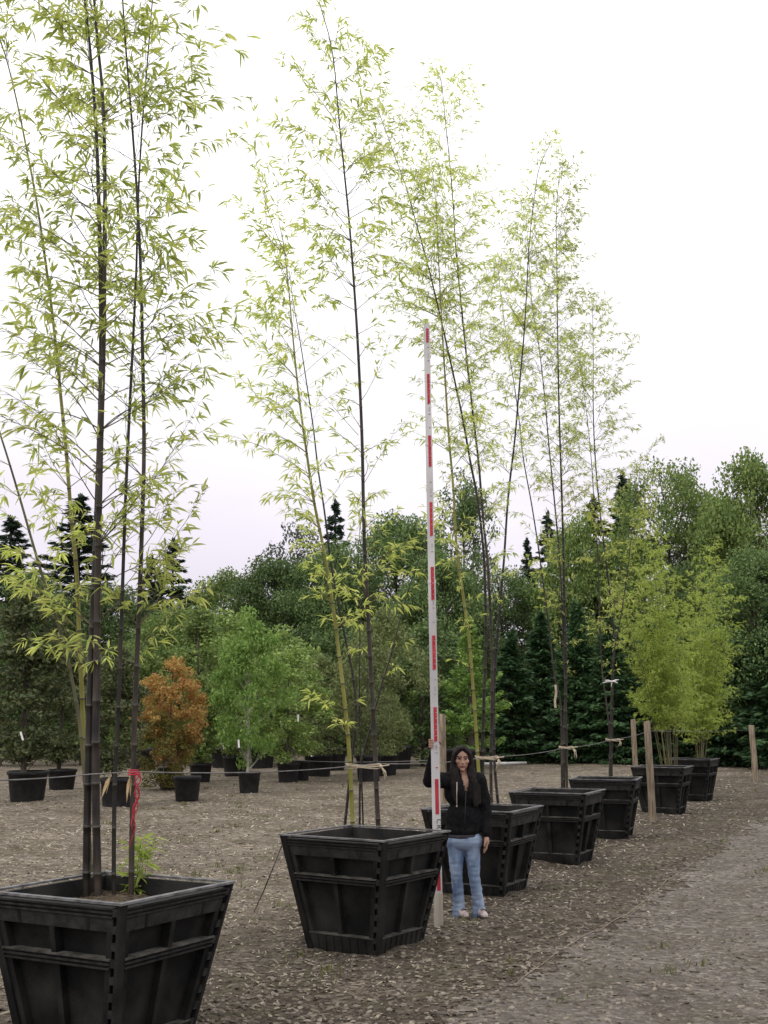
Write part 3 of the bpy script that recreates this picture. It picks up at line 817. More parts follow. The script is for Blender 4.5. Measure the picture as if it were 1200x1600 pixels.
# --- clump 4
c4 = clump(3, 'bamboo with close dark culms in the third crate from the far end before the leaning pair')
c4['label'] = 'bamboo with two close dark culms and a dirty white ribbon hanging on them'
top4 = [(260,0.9,0.5),(360,1.0,0.75),(520,1.0,0.8),(640,0.7,0.75),(760,0.5,0.6),(860,0.3,0.5),(930,0.3,0.35),(1030,0.3,0.3),(1070,0,0.3)]
culm(c4, [(881,1232),(882,1150),(884,1050),(882,950),(880,850),(877,750),(873,620),(871,500),(870,400),(869,340),(874,270)], 0.0213, 'culm_black', top4, leaf_len=0.082, dk=0.85, bias=0.3)
culm(c4, [(886,1232),(884,1100),(879,962),(874,869),(866,780),(858,700),(851,620),(842,540),(832,480),(826,400),(822,340)], 0.0160, 'culm_brown', top4, leaf_len=0.082, dk=0.85, lean=0.2)
culm(c4, [(878,1236),(876,1105),(866,1056),(858,981),(849,914),(842,861),(831,790),(818,718),(810,648),(801,585),(794,545),(785,480),(778,420)], 0.0137, 'culm_brown', [(400,0.9,0.6),(640,0.75,0.6),(760,0.4,0.5),(880,0.2,0.3),(900,0.5,0.4),(960,0.1,0.3),(1000,0,0.3)], leaf_len=0.082, dk=0.85, lean=0.3, bias=-0.2,
     extra=[((843,890),(770,905),0.003,1.0)])
# --- clump 5
c5 = clump(4, 'thinner dark bamboo with a white ribbon bow, just left of the tall wooden post')
top5 = [(480,0.85,0.55),(560,0.9,0.7),(680,0.6,0.75),(800,0.42,0.7),(860,0.35,0.5),(960,0.32,0.45),(1050,0.15,0.35),(1080,0,0.3)]
culm(c5, [(955,1220),(956,1140),(957,1060),(959,990),(949,895),(937,794),(930,715),(927,640),(927,560),(926,480)], 0.0205, 'culm_black', top5, leaf_len=0.088, dk=0.9, bias=0.35)
culm(c5, [(957,1222),(950,1120),(941,1050),(937,960),(934,869),(929,800),(924,720),(916,640),(905,560)], 0.0129, 'culm_brown', top5, leaf_len=0.088, dk=0.9, lean=0.2)
culm(c5, [(952,1222),(955,1100),(960,1018),(968,975),(979,906),(984,860),(990,800),(1000,740)], 0.0137, 'culm_brown', [(700,0.5,0.6),(860,0.7,0.5),(960,0.5,0.4),(1040,0,0.3)], leaf_len=0.088, dk=0.9, lean=-0.2, bias=0.5,
     extra=[((940,800),(1045,695),0.003,0.9), ((935,650),(1010,520),0.003,0.9), ((930,640),(1000,600),0.003,0.9)])
# --- clumps 6 and 7: dense and bushy, many thin culms
def bush(i, label, tips, yb, leaf_len, nb, lowy):
    root = clump(i, label, 'bamboo clumps growing in the crates')
    o0 = root.location
    for (tx, ty), (bx, by) in tips:
        b = atz(bx, by, 0.76); tip = aty(tx, ty, b.y + R.uniform(-.7, .7))
        mid = b.lerp(tip, 0.5) + Vector(((b.x - tip.x) * 0.12, 0, 0.12))
        C = catmull([b - Vector((0, 0, 0.04)), mid, tip], 21)
        mb = MB(); mb.tube([q - o0 for q in C], [0.009 * (1 - 0.8*k/20) + 0.001 for k in range(21)], 6)
        co = mb.build('culm', [M['culm_olive'], M['node_ring']], root, True)
        tw, lv = MB(), []
        for k in range(4, 21):
            if C[k].z < lowy: continue
            t = (C[k].z - lowy) / max(tip.z - lowy, 0.1)
            for r in range(nb):
                a = R.random() * 6.283
                d = Vector((math.cos(a), math.sin(a), R.uniform(0.3, 1.6)))
                grow_branch(C[k] - o0, d, (0.74 - 0.44 * t) * R.uniform(0.35, 1.25), 0.0018, tw, lv, leaf_len, 1.0, 0.15)
        leaves_obj('foliage', lv, M['bleaf_yellow'], co, 0.11, tw, M['twig_green'])
    return root
t6 = [((1003,812),(1045,1198)), ((950,900),(1034,1199)), ((1025,870),(1048,1198)), ((1012,798),(1046,1198)), ((985,862),(1040,1199)), ((965,935),(1036,1199)), ((1000,905),(1044,1198)), ((1030,845),(1050,1198)), ((1045,905),(1054,1198)), ((1065,965),(1058,1198)), ((1000,985),(1042,1200)), ((1030,960),(1050,1199)), ((1022,1010),(1047,1199)), ((1060,1015),(1056,1200))]
bush(5, 'dense bushy yellow green bamboo directly behind the tall wooden post', t6, 23.8, 0.082, 3, 1.45)
t7 = [((1122,880),(1097,1188)), ((1098,870),(1093,1188)), ((1146,940),(1101,1188)), ((1116,852),(1096,1188)), ((1085,902),(1090,1188)), ((1130,925),(1098,1188)), ((1100,945),(1092,1188)), ((1142,985),(1100,1188)), ((1075,985),(1088,1188)), ((1112,1000),(1095,1189)), ((1085,1030),(1090,1189)), ((1128,1040),(1097,1189))]
bush(6, 'dense bushy yellow green bamboo in the farthest crate', t7, 27.2, 0.082, 3, 0.95)

# ------------------------------------------------------------------ trees
def card_arrays(P, size, asp=0.6, upb=0.5, D=None):
    n = len(P)
    if D is None: D = RN.normal(0, 1, (n, 3)) + np.array([0, 0, -0.15])
    D = D / np.linalg.norm(D, axis=1)[:, None]
    up = RN.normal(0, 1, (n, 3)) + np.array([0, 0, upb * 2])
    s = np.cross(D, up); s /= (np.linalg.norm(s, axis=1)[:, None] + 1e-9)
    nr = np.cross(s, D)
    Lh = (size * RN.uniform(0.6, 1.35, n))[:, None]; Wh = Lh * asp
    v = np.stack([P - D*Lh, P + s*Wh*0.9 + nr*Wh*0.25, P + D*Lh, P - s*Wh + nr*Wh*0.25], 1).reshape(-1, 3)
    F = np.arange(n * 4).reshape(-1, 4)
    tri = np.concatenate([F[:, [0, 1, 2]], F[:, [0, 2, 3]]])
    return v, tri

def broad_tree(name, H, Rw, base, ncl, nleaf, size, trunk_r, clr, shape=1.0, bark='bark', fol='f_dark', seed=1, limbs=True, vshape=False, inner=0.15):
    """tapered trunk, limbs reaching into leaf clumps, gaps between the clumps"""
    global RN
    keep = RN; RN = np.random.default_rng(seed); rr = random.Random(seed)
    root = empty(name)
    tk, cr = MB(), MB()
    lean = Vector((rr.gauss(0, .02), rr.gauss(0, .02), 0)) * H
    T = [Vector((0, 0, -0.1)), Vector((0, 0, base * 0.6)), lean * 0.4 + Vector((0, 0, H * 0.45)), lean + Vector((0, 0, H * 0.9))]
    C = catmull(T, 14)
    tk.tube(C, [trunk_r * (1 - 0.85 * (i / 13) ** 0.9) * (1.25 if i == 0 else 1) for i in range(14)], 9)
    cz = (base + H) / 2; rz = (H - base) / 2
    centres = []
    for k in range(ncl):
        while True:
            q = Vector((rr.uniform(-1, 1), rr.uniform(-1, 1), rr.uniform(-1, 1)))
            if 0.02 < q.length < 1.0: break
        q = q.normalized() * (q.length ** 0.55)
        if q.length < inner: q = q.normalized() * inner
        w = (1 - 0.35 * max(q.z, 0) * shape) * (1 - 0.25 * max(-q.z, 0))
        if vshape: w = 0.45 + 0.55 * (q.z + 1) / 2
        w *= 1 + 0.22 * mnoise.noise(Vector((q.x * 2, q.y * 2, q.z * 2 + seed)))
        c = Vector((q.x * Rw * w, q.y * Rw * w, cz + q.z * rz))
        centres.append(c)
        if limbs and rr.random() < 0.5:
            z0 = max(base * 0.55, min(H * 0.85, c.z - 0.5 * math.hypot(c.x, c.y) - 0.15 * rz))
            p0 = lean * (z0 / H) + Vector((0, 0, z0))
            mid = p0.lerp(c, 0.5) + Vector((0, 0, -0.04 * H * rr.random()))
            r = trunk_r * 0.22 * rr.uniform(0.6, 1.3)
            tk.tube(catmull([p0, mid, c], 6), [r * (1 - 0.8 * i / 5) for i in range(6)], 5, caps=False)
    cs = np.array([tuple(c) for c in centres])
    rad = clr * RN.uniform(0.55, 1.35, ncl)
    wt = rad ** 2; cnt = np.maximum(6, (nleaf * wt / wt.sum()).astype(int))
    idx = np.repeat(np.arange(ncl), cnt)
    off = RN.normal(0, 1, (len(idx), 3)); off /= np.linalg.norm(off, axis=1)[:, None]
    off *= (RN.random(len(idx)) ** 0.45)[:, None]
    off *= np.array([1, 1, 0.72])
    P = cs[idx] + off * rad[idx][:, None]
    P[:, 2] = np.maximum(P[:, 2], 0.15)
    v, F = card_arrays(P, size)
    cr.arr(v, F)
    tk.build('trunk', M[bark], root, True)
    cr.build('crown', M[fol], root)
    RN = keep
    root['h'], root['w'] = H, Rw * 2
    return root

def conifer(name, H, Rw, base, seed, fol='f_conifer', whorl=0.34, droop=0.35, dens=1.0, size=0.13):
    global RN
    keep = RN; RN = np.random.default_rng(seed); rr = random.Random(seed)
    root = empty(name); tk, cr = MB(), MB()
    tk.tube([(0, 0, -0.1), (0, 0, H * 0.4), (0, 0, H * 0.8), (0, 0, H)], [Rw * 0.075, Rw * 0.055, Rw * 0.022, 0.01], 8)
    P, D = [], []
    nbr = int((H - base) / whorl * 7.5)
    for k in range(nbr):
        z = base + (H - base) * 0.985 * (k + rr.random()) / nbr
        if whorl > 0.3: z = base + (round((z - base) / (whorl * 1.35)) * whorl * 1.35 * 0.6 + (z - base) * 0.4) + rr.gauss(0, 0.12)
        z = min(z, H * 0.985); t = (z - base) / (H - base)
        Lb = (Rw * max(1 - t, 0) ** 0.88 * (0.7 + 0.3 * min(1, t * 6)) + 0.08) * (1 + 0.22 * mnoise.noise(Vector((z * 0.9, seed, k * 0.13)))) * rr.uniform(0.55, 1.1)
        a = k * 2.399 + rr.gauss(0, .5)
        d = Vector((math.cos(a), math.sin(a), 0.45 * t - droop * 0.3 + 0.12 + rr.gauss(0, .1)))
        pts = [Vector((0, 0, z))]
        dd = d.normalized()
        for i in range(5):
            dd = (dd + Vector((0, 0, -droop * 0.2 + (0.16 if i > 2 else 0)))).normalized()
            pts.append(pts[-1] + dd * Lb / 5)
        tk.tube(pts, [0.010 + 0.005 * Lb - 0.0018 * i for i in range(6)], 3, caps=False)
        for q in range(int(dens * (12 + 44 * Lb))):
            f = (0.10 + 0.90 * rr.random() ** 0.7) * 4.999; i = int(f)
            p = pts[i].lerp(pts[i + 1], f - i); tg = (pts[i + 1] - pts[i]).normalized()
            s = tg.cross(UPV).normalized() * rr.choice((-1, 1))
            w = max(0.1, 1 - abs(f / 5 - 0.45) * 1.3) * 0.36 * Lb * rr.random()
            P.append(tuple(p + s * w + Vector((0, 0, rr.gauss(-0.03, 0.04) - 0.07 * rr.random() * Lb)))); D.append(tuple(tg * 0.8 + s * rr.uniform(.2, 1) + Vector((0, 0, rr.gauss(-.3, .3)))))
    for k in range(40):
        P.append((rr.gauss(0, .04), rr.gauss(0, .04), H - 0.02 * k)); D.append((rr.gauss(0, .4), rr.gauss(0, .4), 1))
    v, F = card_arrays(np.array(P), size, 0.36, 0.8, np.array(D))
    cr.arr(v, F)
    tk.build('trunk', M['bark'], root, True); cr.build('crown', M[fol], root)
    RN = keep
    root['h'], root['w'] = H, Rw * 2
    return root

PROTO = {}
def get_proto(kind):
    if kind in PROTO: return copy_tree(PROTO[kind]), False
    mk = {
        'fir_a': lambda: conifer('fir_tree', 12, 2.6, 1.6, 11),
        'fir_b': lambda: conifer('fir_tree', 10, 2.3, 1.0, 12, whorl=0.4, droop=0.5),
        'fir_c': lambda: conifer('fir_tree', 9, 2.0, 0.8, 13, whorl=0.32),
        'cedar_a': lambda: conifer('cedar_tree', 6, 1.7, 0.15, 21, 'f_cedar', 0.26, 0.15, 1.5, 0.13),
        'cedar_b': lambda: conifer('cedar_tree', 7, 1.7, 0.15, 22, 'f_cedar', 0.26, 0.25, 1.5, 0.13),
        'broad_a': lambda: broad_tree('broadleaf_tree', 12, 4.2, 1.0, 190, 42000, 0.095, 0.22, 1.05, seed=31),
        'broad_b': lambda: broad_tree('broadleaf_tree', 11, 4.0, 0.6, 170, 42000, 0.095, 0.2, 1.05, seed=32),
        'broad_c': lambda: broad_tree('broadleaf_tree', 13, 4.4, 1.2, 210, 45000, 0.09, 0.22, 0.95, seed=33, shape=0.6),
        'lacy': lambda: broad_tree('sparse_tree', 11, 3.2, 4.0, 60, 3600, 0.11, 0.13, 0.75, seed=34, fol='f_grey'),
        'sparse_dark': lambda: broad_tree('sparse_tree', 13, 3.0, 3.5, 90, 15000, 0.09, 0.18, 0.8, seed=35),
        'young_a': lambda: broad_tree('young_tree', 5.5, 1.6, 0.25, 75, 9000, 0.075, 0.06, 0.42, seed=41, fol='f_mid'),
        'young_b': lambda: broad_tree('young_tree', 5.0, 1.7, 0.3, 70, 9000, 0.075, 0.06, 0.45, seed=42, fol='f_light', shape=1.4),
        'column': lambda: broad_tree('columnar_tree', 4.6, 0.55, 0.05, 70, 7500, 0.05, 0.05, 0.26, seed=43, fol='f_mid', inner=0.05),
        'column_b': lambda: broad_tree('columnar_tree', 4.4, 0.62, 0.0, 70, 7500, 0.055, 0.06, 0.28, seed=44, fol='f_bronze', inner=0.05),
        'shrubby': lambda: broad_tree('shrub', 3.6, 1.5, 0.0, 70, 7000, 0.055, 0.04, 0.36, seed=45, fol='f_olive'),
    }
    PROTO[kind] = mk[kind]()
    return PROTO[kind], True

def place_tree(kind, px, topy, w, Y, label, cat, fol=None, group=None, base_y=None, bark=None, z0=0.0, rz=None):
    o, first = get_proto(kind)
    base = aty(px, 1100, Y); tz = aty(px, topy, Y).z
    dist = Y * PC
    o.location = (base.x, Y, z0)
    H, Wd = PROTO[kind]['h'], PROTO[kind]['w']
    w *= 2.3 if kind.startswith('fir') else 1.3 if kind.startswith(('cedar', 'broad')) else 1.2
    s = (w / FPX * dist) / Wd
    o.scale = (s, s, (tz - z0) / H)
    o.rotation_euler = (0, 0, R.random() * 6.283 if rz is None else rz)
    for ch in o.children:
        nm = ch.name.split('.')[0]
        if fol and nm == 'crown':
            ch.material_slots[0].link = 'OBJECT'; ch.material_slots[0].material = M[fol]
        if bark and nm == 'trunk':
            ch.material_slots[0].link = 'OBJECT'; ch.material_slots[0].material = M[bark]
    tag(o, label, cat, group)
    return o

GB = 'trees in the wood behind the nursery'
T = [  # kind, x, top y, width, distance, foliage, label
    ('fir_a', 4, 806, 120, 56, None, 'dark fir cut off by the left edge of the photo', 'fir'),
    ('fir_a', 112, 772, 130, 57, None, 'tall dark fir behind the thick culms of the nearest bamboo', 'fir'),
    ('fir_b', 264, 842, 86, 60, None, 'dark pointed fir standing alone against the sky right of the nearest bamboo', 'fir'),
    ('fir_c', 230, 868, 70, 63, None, 'smaller dark fir tucked against the left side of the lone pointed fir', 'fir'),
    ('fir_c', 522, 782, 66, 66, None, 'fir tip rising behind the bamboo beside the measuring rod', 'fir'),
    ('fir_c', 828, 840, 46, 68, None, 'smallest dark fir on the skyline right of the leaning dark culm', 'fir'),
    ('fir_b', 862, 800, 76, 64, None, 'dark fir on the skyline just left of the bamboo with close culms', 'fir'),
    ('fir_b', 936, 775, 100, 58, None, 'dark fir behind the thinner bamboo with the ribbon bow', 'fir'),
    ('fir_a', 985, 738, 92, 60, None, 'tallest fir tip on the right above the bushy bamboo', 'fir'),
    ('broad_b', 345, 898, 140, 62, 'f_mid', 'pale green leafy tree right of the lone pointed fir', 'tree'),
    ('broad_a', 425, 872, 150, 58, 'f_dark', 'rounded green tree below the lacy grey tree', 'tree'),
    ('lacy', 462, 812, 110, 66, None, 'lacy grey tree with thin crown on the skyline', 'tree'),
    ('broad_c', 520, 852, 160, 57, 'f_dark', 'dark rounded tree behind the yellow green culm', 'tree'),
    ('broad_a', 618, 806, 170, 60, 'f_dark', 'domed dark green tree on the skyline left of the measuring rod', 'tree'),
    ('sparse_dark', 728, 738, 110, 64, 'f_dark', 'tall dark loose tree on the skyline right of the measuring rod', 'tree'),
    ('broad_b', 690, 868, 130, 55, 'f_dark', 'dark tree behind the upper middle of the measuring rod', 'tree'),
    ('broad_c', 790, 890, 150, 58, 'f_dark', 'low dark tree on the skyline gap among the crossing culms', 'tree'),
    ('broad_b', 905, 815, 120, 56, 'f_mid', 'mid green tree between the two bamboos left of the bushy ones', 'tree'),
    ('broad_c', 1062, 728, 190, 55, 'f_mid', 'tallest rounded tree on the skyline at right above the bushy bamboo', 'tree'),
    ('broad_a', 1128, 778, 130, 58, 'f_dark', 'green tree in the dip of the skyline at right', 'tree'),
    ('broad_b', 1196, 716, 170, 50, 'f_mid', 'tall green tree cut off by the right edge of the photo', 'tree'),
    ('broad_a', 1188, 860, 170, 44, 'f_dark', 'dark tree low at the right edge behind the far post', 'tree'),
    ('broad_c', 1100, 880, 150, 50, 'f_dark', 'shadowy dark tree between the two bushy bamboos and the skyline', 'tree'),
    ('broad_b', 40, 900, 150, 52, 'f_dark', 'dark tree behind the bronze columnar trees at far left', 'tree'),
    ('broad_a', 170, 915, 150, 53, 'f_dark', 'dark tree seen between the culms of the nearest bamboo', 'tree'),
    ('broad_b', 260, 955, 130, 50, 'f_mid', 'green tree above the orange tree', 'tree'),
    ('young_a', 350, 960, 130, 46, 'f_mid', 'young green tree behind the columnar green one', 'tree'),
    ('young_b', 445, 985, 120, 44, 'f_mid', 'young green tree behind the white trunked birch on its right', 'tree'),
    ('young_a', 520, 990, 120, 45, 'f_dark', 'young dark tree behind the low leaves of the yellow green culm', 'tree'),
    ('young_a', 660, 975, 140, 44, 'f_dark', 'young dark tree behind the lower part of the measuring rod', 'tree'),
    ('young_b', 5, 985, 120, 44, 'f_dark', 'dark young tree behind the wide black pot at far left', 'tree'),
    ('young_a', 130, 1000, 110, 45, 'f_dark', 'dark young tree behind the foot of the green leaning culm', 'tree'),
    ('young_b', 215, 1010, 100, 44, 'f_mid', 'young green tree just left of the orange tree', 'tree'),
    ('young_a', 585, 985, 130, 46, 'f_mid', 'young green tree behind the tall dark culm beside the rod', 'tree'),
    ('cedar_a', 800, 985, 110, 47, None, 'dark cedar right of the bright green layered tree', 'cedar'),
    ('cedar_b', 848, 955, 110, 49, None, 'dark cedar left of the ribbon on the close dark culms', 'cedar'),
    ('cedar_a', 905, 940, 110, 47, None, 'dark cedar in the gap between the two dark bamboos before the post', 'cedar'),
    ('cedar_b', 955, 960, 110, 46, None, 'dark cedar behind the ribbon bow', 'cedar'),
    ('cedar_b', 1018, 975, 120, 46, None, 'dark cedar behind the first bushy bamboo', 'cedar'),
    ('cedar_a', 1085, 985, 130, 46, None, 'dark cedar behind the farthest crate', 'cedar'),
    ('cedar_b', 1148, 965, 130, 44, None, 'dark cedar just left of the far post', 'cedar'),
    ('cedar_a', 1215, 940, 140, 42, None, 'dark cedar right of the far post at the photo edge', 'cedar'),
]
for kind, px, ty, w, Y, fol, label, cat in T:
    place_tree(kind, px, ty, w, Y, label, cat, fol, GB)
# the deep wood behind, one unbroken mass of leaves
P = []
nw = 60000
th = RN.uniform(-0.55, 0.55, nw); dd_ = RN.uniform(68, 84, nw)
hh = 5.4 + 1.2 * np.sin(th * 37) + 0.9 * np.sin(th * 83 + 1)
P = np.stack([dd_ * np.sin(th), dd_ * np.cos(th), RN.random(nw) ** 0.8 * hh], -1)
v, F = card_arrays(P, 0.30, 0.7)
mb = MB(); mb.arr(v, F)
tag(mb.build('distant_wood', M['f_dark']), 'dark unbroken undergrowth of the wood far behind the yard', 'wood', kind='stuff')
# young tree with bright layered boughs
lt = conifer('layered_tree', 5.2, 2.0, 0.9, 51, 'f_light', 0.42, 0.05, 1.5, 0.10)
lt.location = (aty(735, 1100, 42).x, 42, 0); lt.scale = (0.8, 0.8, (aty(735, 965, 42).z) / 5.2)
lt.children[0].name  # trunk stays the first child
tag(lt, 'young tree with bright green layered boughs above the woman', 'tree', GB)

# ------------------------------------------------------------------ nursery pots and the trees in them
def make_pot():
    root = empty('nursery_pot')
    mb = MB()
    mb.lathe([(0.02, 0.0), (0.39, 0.0), (0.40, 0.02), (0.47, 0.52), (0.50, 0.525), (0.505, 0.58), (0.50, 0.60), (0.47, 0.60), (0.465, 0.54), (0.02, 0.535)], 28)
    mb.build('pot_body', M['pot'], root, True)
    for a in (0.4, 0.4 + math.pi):
        h = MB()
        q = [Vector((0.50*math.cos(a + t), 0.50*math.sin(a + t), 0.545)) * 1.0 for t in (-0.18, -0.09, 0, 0.09, 0.18)]
        q = [Vector((p.x * k, p.y * k, p.z)) for p, k in zip(q, (1.0, 1.08, 1.10, 1.08, 1.0))]
        h.tube(q, 0.016, 6)
        h.build('handle', M['pot'], root, True)
    s = MB()
    s.lathe([(0.46, 0.541), (0.3, 0.56), (0.01, 0.57)], 24)
    s.build('soil', M['soil'], root, True)
    return root
pot0 = make_pot()
pot_used = [False]
def pot(px, gy, wpx, hpx, label):
    o = pot0 if not pot_used[0] else copy_tree(pot0)
    pot_used[0] = True
    p = atz(px, gy - 4, 0); d = p.y * PC
    w = wpx / FPX * d; h = hpx / FPX * d
    o.location = (p.x, p.y, -0.01); o.scale = (w / 1.01, w / 1.01, h / 0.60); o.rotation_euler.z = R.random() * 6
    tag(o, label, 'plant pot', 'black round nursery pots across the yard')
    return p, h * 0.9
def tagstrip(x, y, z, root):
    mb = MB(); a = R.random()
    mb.box((-0.02, -0.0015, -0.09), (0.02, 0.0015, 0.09), M=Matrix.Translation((x, y, z)) @ Matrix.Rotation(R.gauss(0, .35), 4, 'Y') @ Matrix.Rotation(a, 4, 'Z'))
    o = mb.build('plant_tag', M['white'])
    return o
POTS = [  # px, ground y, width, height, label, tree: kind, dx, top, width, foliage, label, bark
    (42, 1254, 64, 45, 'wide black pot at far left holding a bronze columnar tree', ('column_b', 0, 925, 92, 'f_bronze', 'bronze green columnar tree at far left', None)),
    (96, 1238, 46, 32, 'black pot second from the left edge behind the wide one', ('column_b', 0, 985, 66, 'f_bronze', 'narrower bronze columnar tree second from the left edge', None)),
    (182, 1264, 54, 44, 'black pot glimpsed between the dark culms of the nearest bamboo', ('column_b', 0, 1010, 66, 'f_bronze', 'dark columnar tree glimpsed between the culms of the nearest bamboo', None)),
    (266, 1236, 40, 32, 'black pot under the orange tree', ('young_a', -14, 1032, 92, 'f_orange', 'orange autumn coloured tree in a pot', None)),
    (313, 1226, 36, 29, 'black pot under the green columnar tree', ('column', -4, 945, 66, 'f_mid', 'tall green columnar tree right of the orange tree', None)),
    (292, 1254, 44, 37, 'nearest empty looking black pot in front of the orange tree', None),
    (367, 1216, 40, 30, 'black pot behind the pot of the white trunked birch', ('young_b', -6, 1000, 105, 'f_mid', 'green bushy young tree left of the white birch trunk', None)),
    (389, 1243, 36, 33, 'greyish black pot of the white trunked birch', ('young_b', -5, 958, 100, 'f_light', 'light green birch with crooked white trunk', 'birch')),
    (450, 1227, 36, 31, 'small black pot right of the birch pot', ('young_a', 8, 1015, 110, 'f_mid', 'green leafy young tree right of the birch', None)),
    (470, 1224, 30, 31, 'black pot close behind the small pot right of the birch', None),
    (497, 1217, 46, 34, 'black pot with white stake left of the yellow green culm', ('shrubby', 8, 1030, 110, 'f_olive', 'olive green shrub left of the yellow green culm', None)),
    (520, 1207, 44, 34, 'large black pot in the back row left of the yellow green culm', None),
    (576, 1224, 42, 40, 'black pot seen behind the tie of the bamboo beside the rod', ('shrubby', 14, 1000, 100, 'f_olive', 'thin brownish shrub behind the tied culms beside the rod', None)),
    (601, 1216, 44, 34, 'black pot right behind the tied culms beside the rod', ('shrubby', 16, 960, 130, 'f_olive', 'brownish olive shrub left of the measuring rod', None)),
    (622, 1206, 46, 36, 'large black pot in the back row just left of the measuring rod', None),
    (725, 1213, 70, 38, 'wide black pot behind the head of the woman', None),
    (350, 1204, 44, 32, 'large black pot in the back row left of the birch', None),
    (410, 1204, 40, 32, 'large black pot in the back row right of the birch trunk', None),
    (224, 1206, 40, 32, 'black pot in the back row left of the orange tree', None),
]
for px, gy, w, h, label, tr in POTS:
    p, rim_z = pot(px, gy, w, h, label)
    if tr:
        kind, dx, ty, tw_, fol, tl, bark = tr
        place_tree(kind, px + dx * 0.0, ty, tw_, p.y, tl, 'tree', fol, 'young trees in nursery pots', bark=bark, z0=rim_z * 0.9)
for x_, y_, Y_, lb in ((34, 1150, 25.2, 'white tag on the bronze columnar tree at far left'), (80, 1160, 28.6, 'white tag on the narrower bronze columnar tree'), (297, 1166, 32.2, 'white tag on the tall green columnar tree'),
                       (373, 1162, 28.3, 'white tag left of the white birch trunk'), (349, 1166, 35.2, 'white tag on the bushy tree left of the birch'), (466, 1122, 31.9, 'white tag on the young tree right of the birch'), (485, 1178, 36.2, 'white stake tag in the pot left of the yellow green culm')):
    q = aty(x_, y_, Y_)
    tag(tagstrip(q.x, q.y, q.z, None), lb, 'plant tag', 'white plant tags')
# gold lower leaves under the orange tree
p = atz(266, 1232, 0)
place_tree('shrubby', 258, 1118, 84, p.y - 0.5, 'yellow green bush under the orange tree', 'shrub', 'f_gold', 'young trees in nursery pots')
# crooked white trunk of the birch
p = atz(389, 1239, 0)

# ------------------------------------------------------------------ posts, wire, ties
def post(px, gy, topy, wpx, label, Y=None, lean=0.0):
    b = atz(px, gy, 0) if Y is None else Vector((aty(px, 1200, Y).x, Y, 0))
    z = aty(px, topy, b.y).z; r = wpx / FPX * b.y * PC / 2
    C = [Vector((0, 0, -0.15)), Vector((lean*0.1, 0, 0.02)), Vector((lean*0.4, 0, z * 0.4)), Vector((lean*0.8, 0, z * 0.8)), Vector((lean, 0, z - 0.012)), Vector((lean, 0, z))]
    mb = MB(); mb.tube([q + Vector((R.gauss(0, .003), 0, 0)) for q in C], [r*1.05, r*1.03, r, r*0.97, r*0.95, r*0.8], 14)
    o = mb.build('wooden_post', M['post'], None, True)
    o.location = b
    tag(o, label, 'post', 'weathered wooden posts carrying the wire')
    return b + Vector((lean, 0, z))
post(1020, 1286, 1127, 11, 'tall weathered wooden post in front of the first bushy bamboo', lean=-0.04)
post(994, 1225, 1124, 8, 'wooden post just left of and behind the tall one by the bushy bamboo', lean=-0.03)
post(1181, 1221, 1133, 9, 'wooden post standing alone at the far right', lean=-0.05)
post(692, 1290, 1116, 11, 'wooden post directly behind the measuring rod and the woman', Y=20.0)

def span(a, b, sag, n=10):
    return [a.lerp(b, i / n) + Vector((0, 0, -sag * 4 * (i / n) * (1 - i / n))) for i in range(n)]
WP = [aty(-260, 1216, 5.5), aty(140, 1210, 7.25), aty(212, 1206, 7.3), aty(549, 1197, 10.15), aty(590, 1193, 10.2), aty(752, 1184, 13.15), aty(772, 1182, 13.2), aty(884, 1168, 16.05), aty(956, 1155, 19.1), aty(1014, 1142, 21.5), aty(1176, 1140, 34.6)]
pts = []
for a, b in zip(WP, WP[1:]): pts += span(a, b, 0.025 if (b - a).length > 1 else 0.0)
pts.append(WP[-1])
mb = MB(); mb.tube(pts, 0.0042, 5)
tag(mb.build('support_wire', M['wire'], None, True), 'thin wire strung along the row of bamboo from culm to culm', 'wire')
mb = MB(); mb.tube(span(aty(695, 1187, 19.9), aty(450, 1187, 34), 0.05) + [aty(450, 1187, 34)], 0.006, 5)
tag(mb.build('back_wire', M['wire'], None, True), 'second thin wire running left from the post behind the rod', 'wire')

def tie(pairs, label, Y, tail=0.12):
    """twine looped round the culms and knotted to the wire"""
    mb = MB()
    xs = [p[0] for p in pairs]; yy = pairs[0][1]
    a, b = aty(min(xs) - 7, yy, Y), aty(max(xs) + 7, yy, Y)
    c = (a + b) / 2; rx = (b - a).length / 2
    for k in range(3):
        P = [c + Vector((rx * math.cos(t), 0.05 * math.sin(t), 0.012 * k - 0.012 + 0.008 * math.sin(2*t + k))) for t in np.linspace(0, 2*math.pi, 22)]
        mb.tube(P, 0.0036, 5)
    kn = b + Vector((0, -0.03, 0))
    mb.ball(kn, 0.016, nu=8, nv=6)
    for k in range(3):
        q = kn + Vector((R.uniform(-.02, .05), -0.01, -tail * R.uniform(0.5, 1.1)))
        mb.tube([kn, kn.lerp(q, 0.5) + Vector((0.015, 0, 0)), q], [0.006, 0.006, 0.008], 5)
    q = kn + Vector((0.07, 0, 0.01)); mb.tube([kn, q], 0.006, 5)
    return tag(mb.build('twine_tie', M['twine'], None, True), label, 'twine tie', 'twine ties holding culms to the wire')
tie([(547, 1197), (588, 1194)], 'cream twine tying the culms of the bamboo beside the rod', 10.15)
tie([(749, 1184), (770, 1182)], 'cream twine tying the culms beside the head of the woman', 13.1)
tie([(880, 1168), (887, 1168)], 'cream twine on the close dark culms between woman and wooden post', 16.0)
tie([(953, 1156), (960, 1156)], 'cream twine on the thinner bamboo left of the wooden post', 19.05)
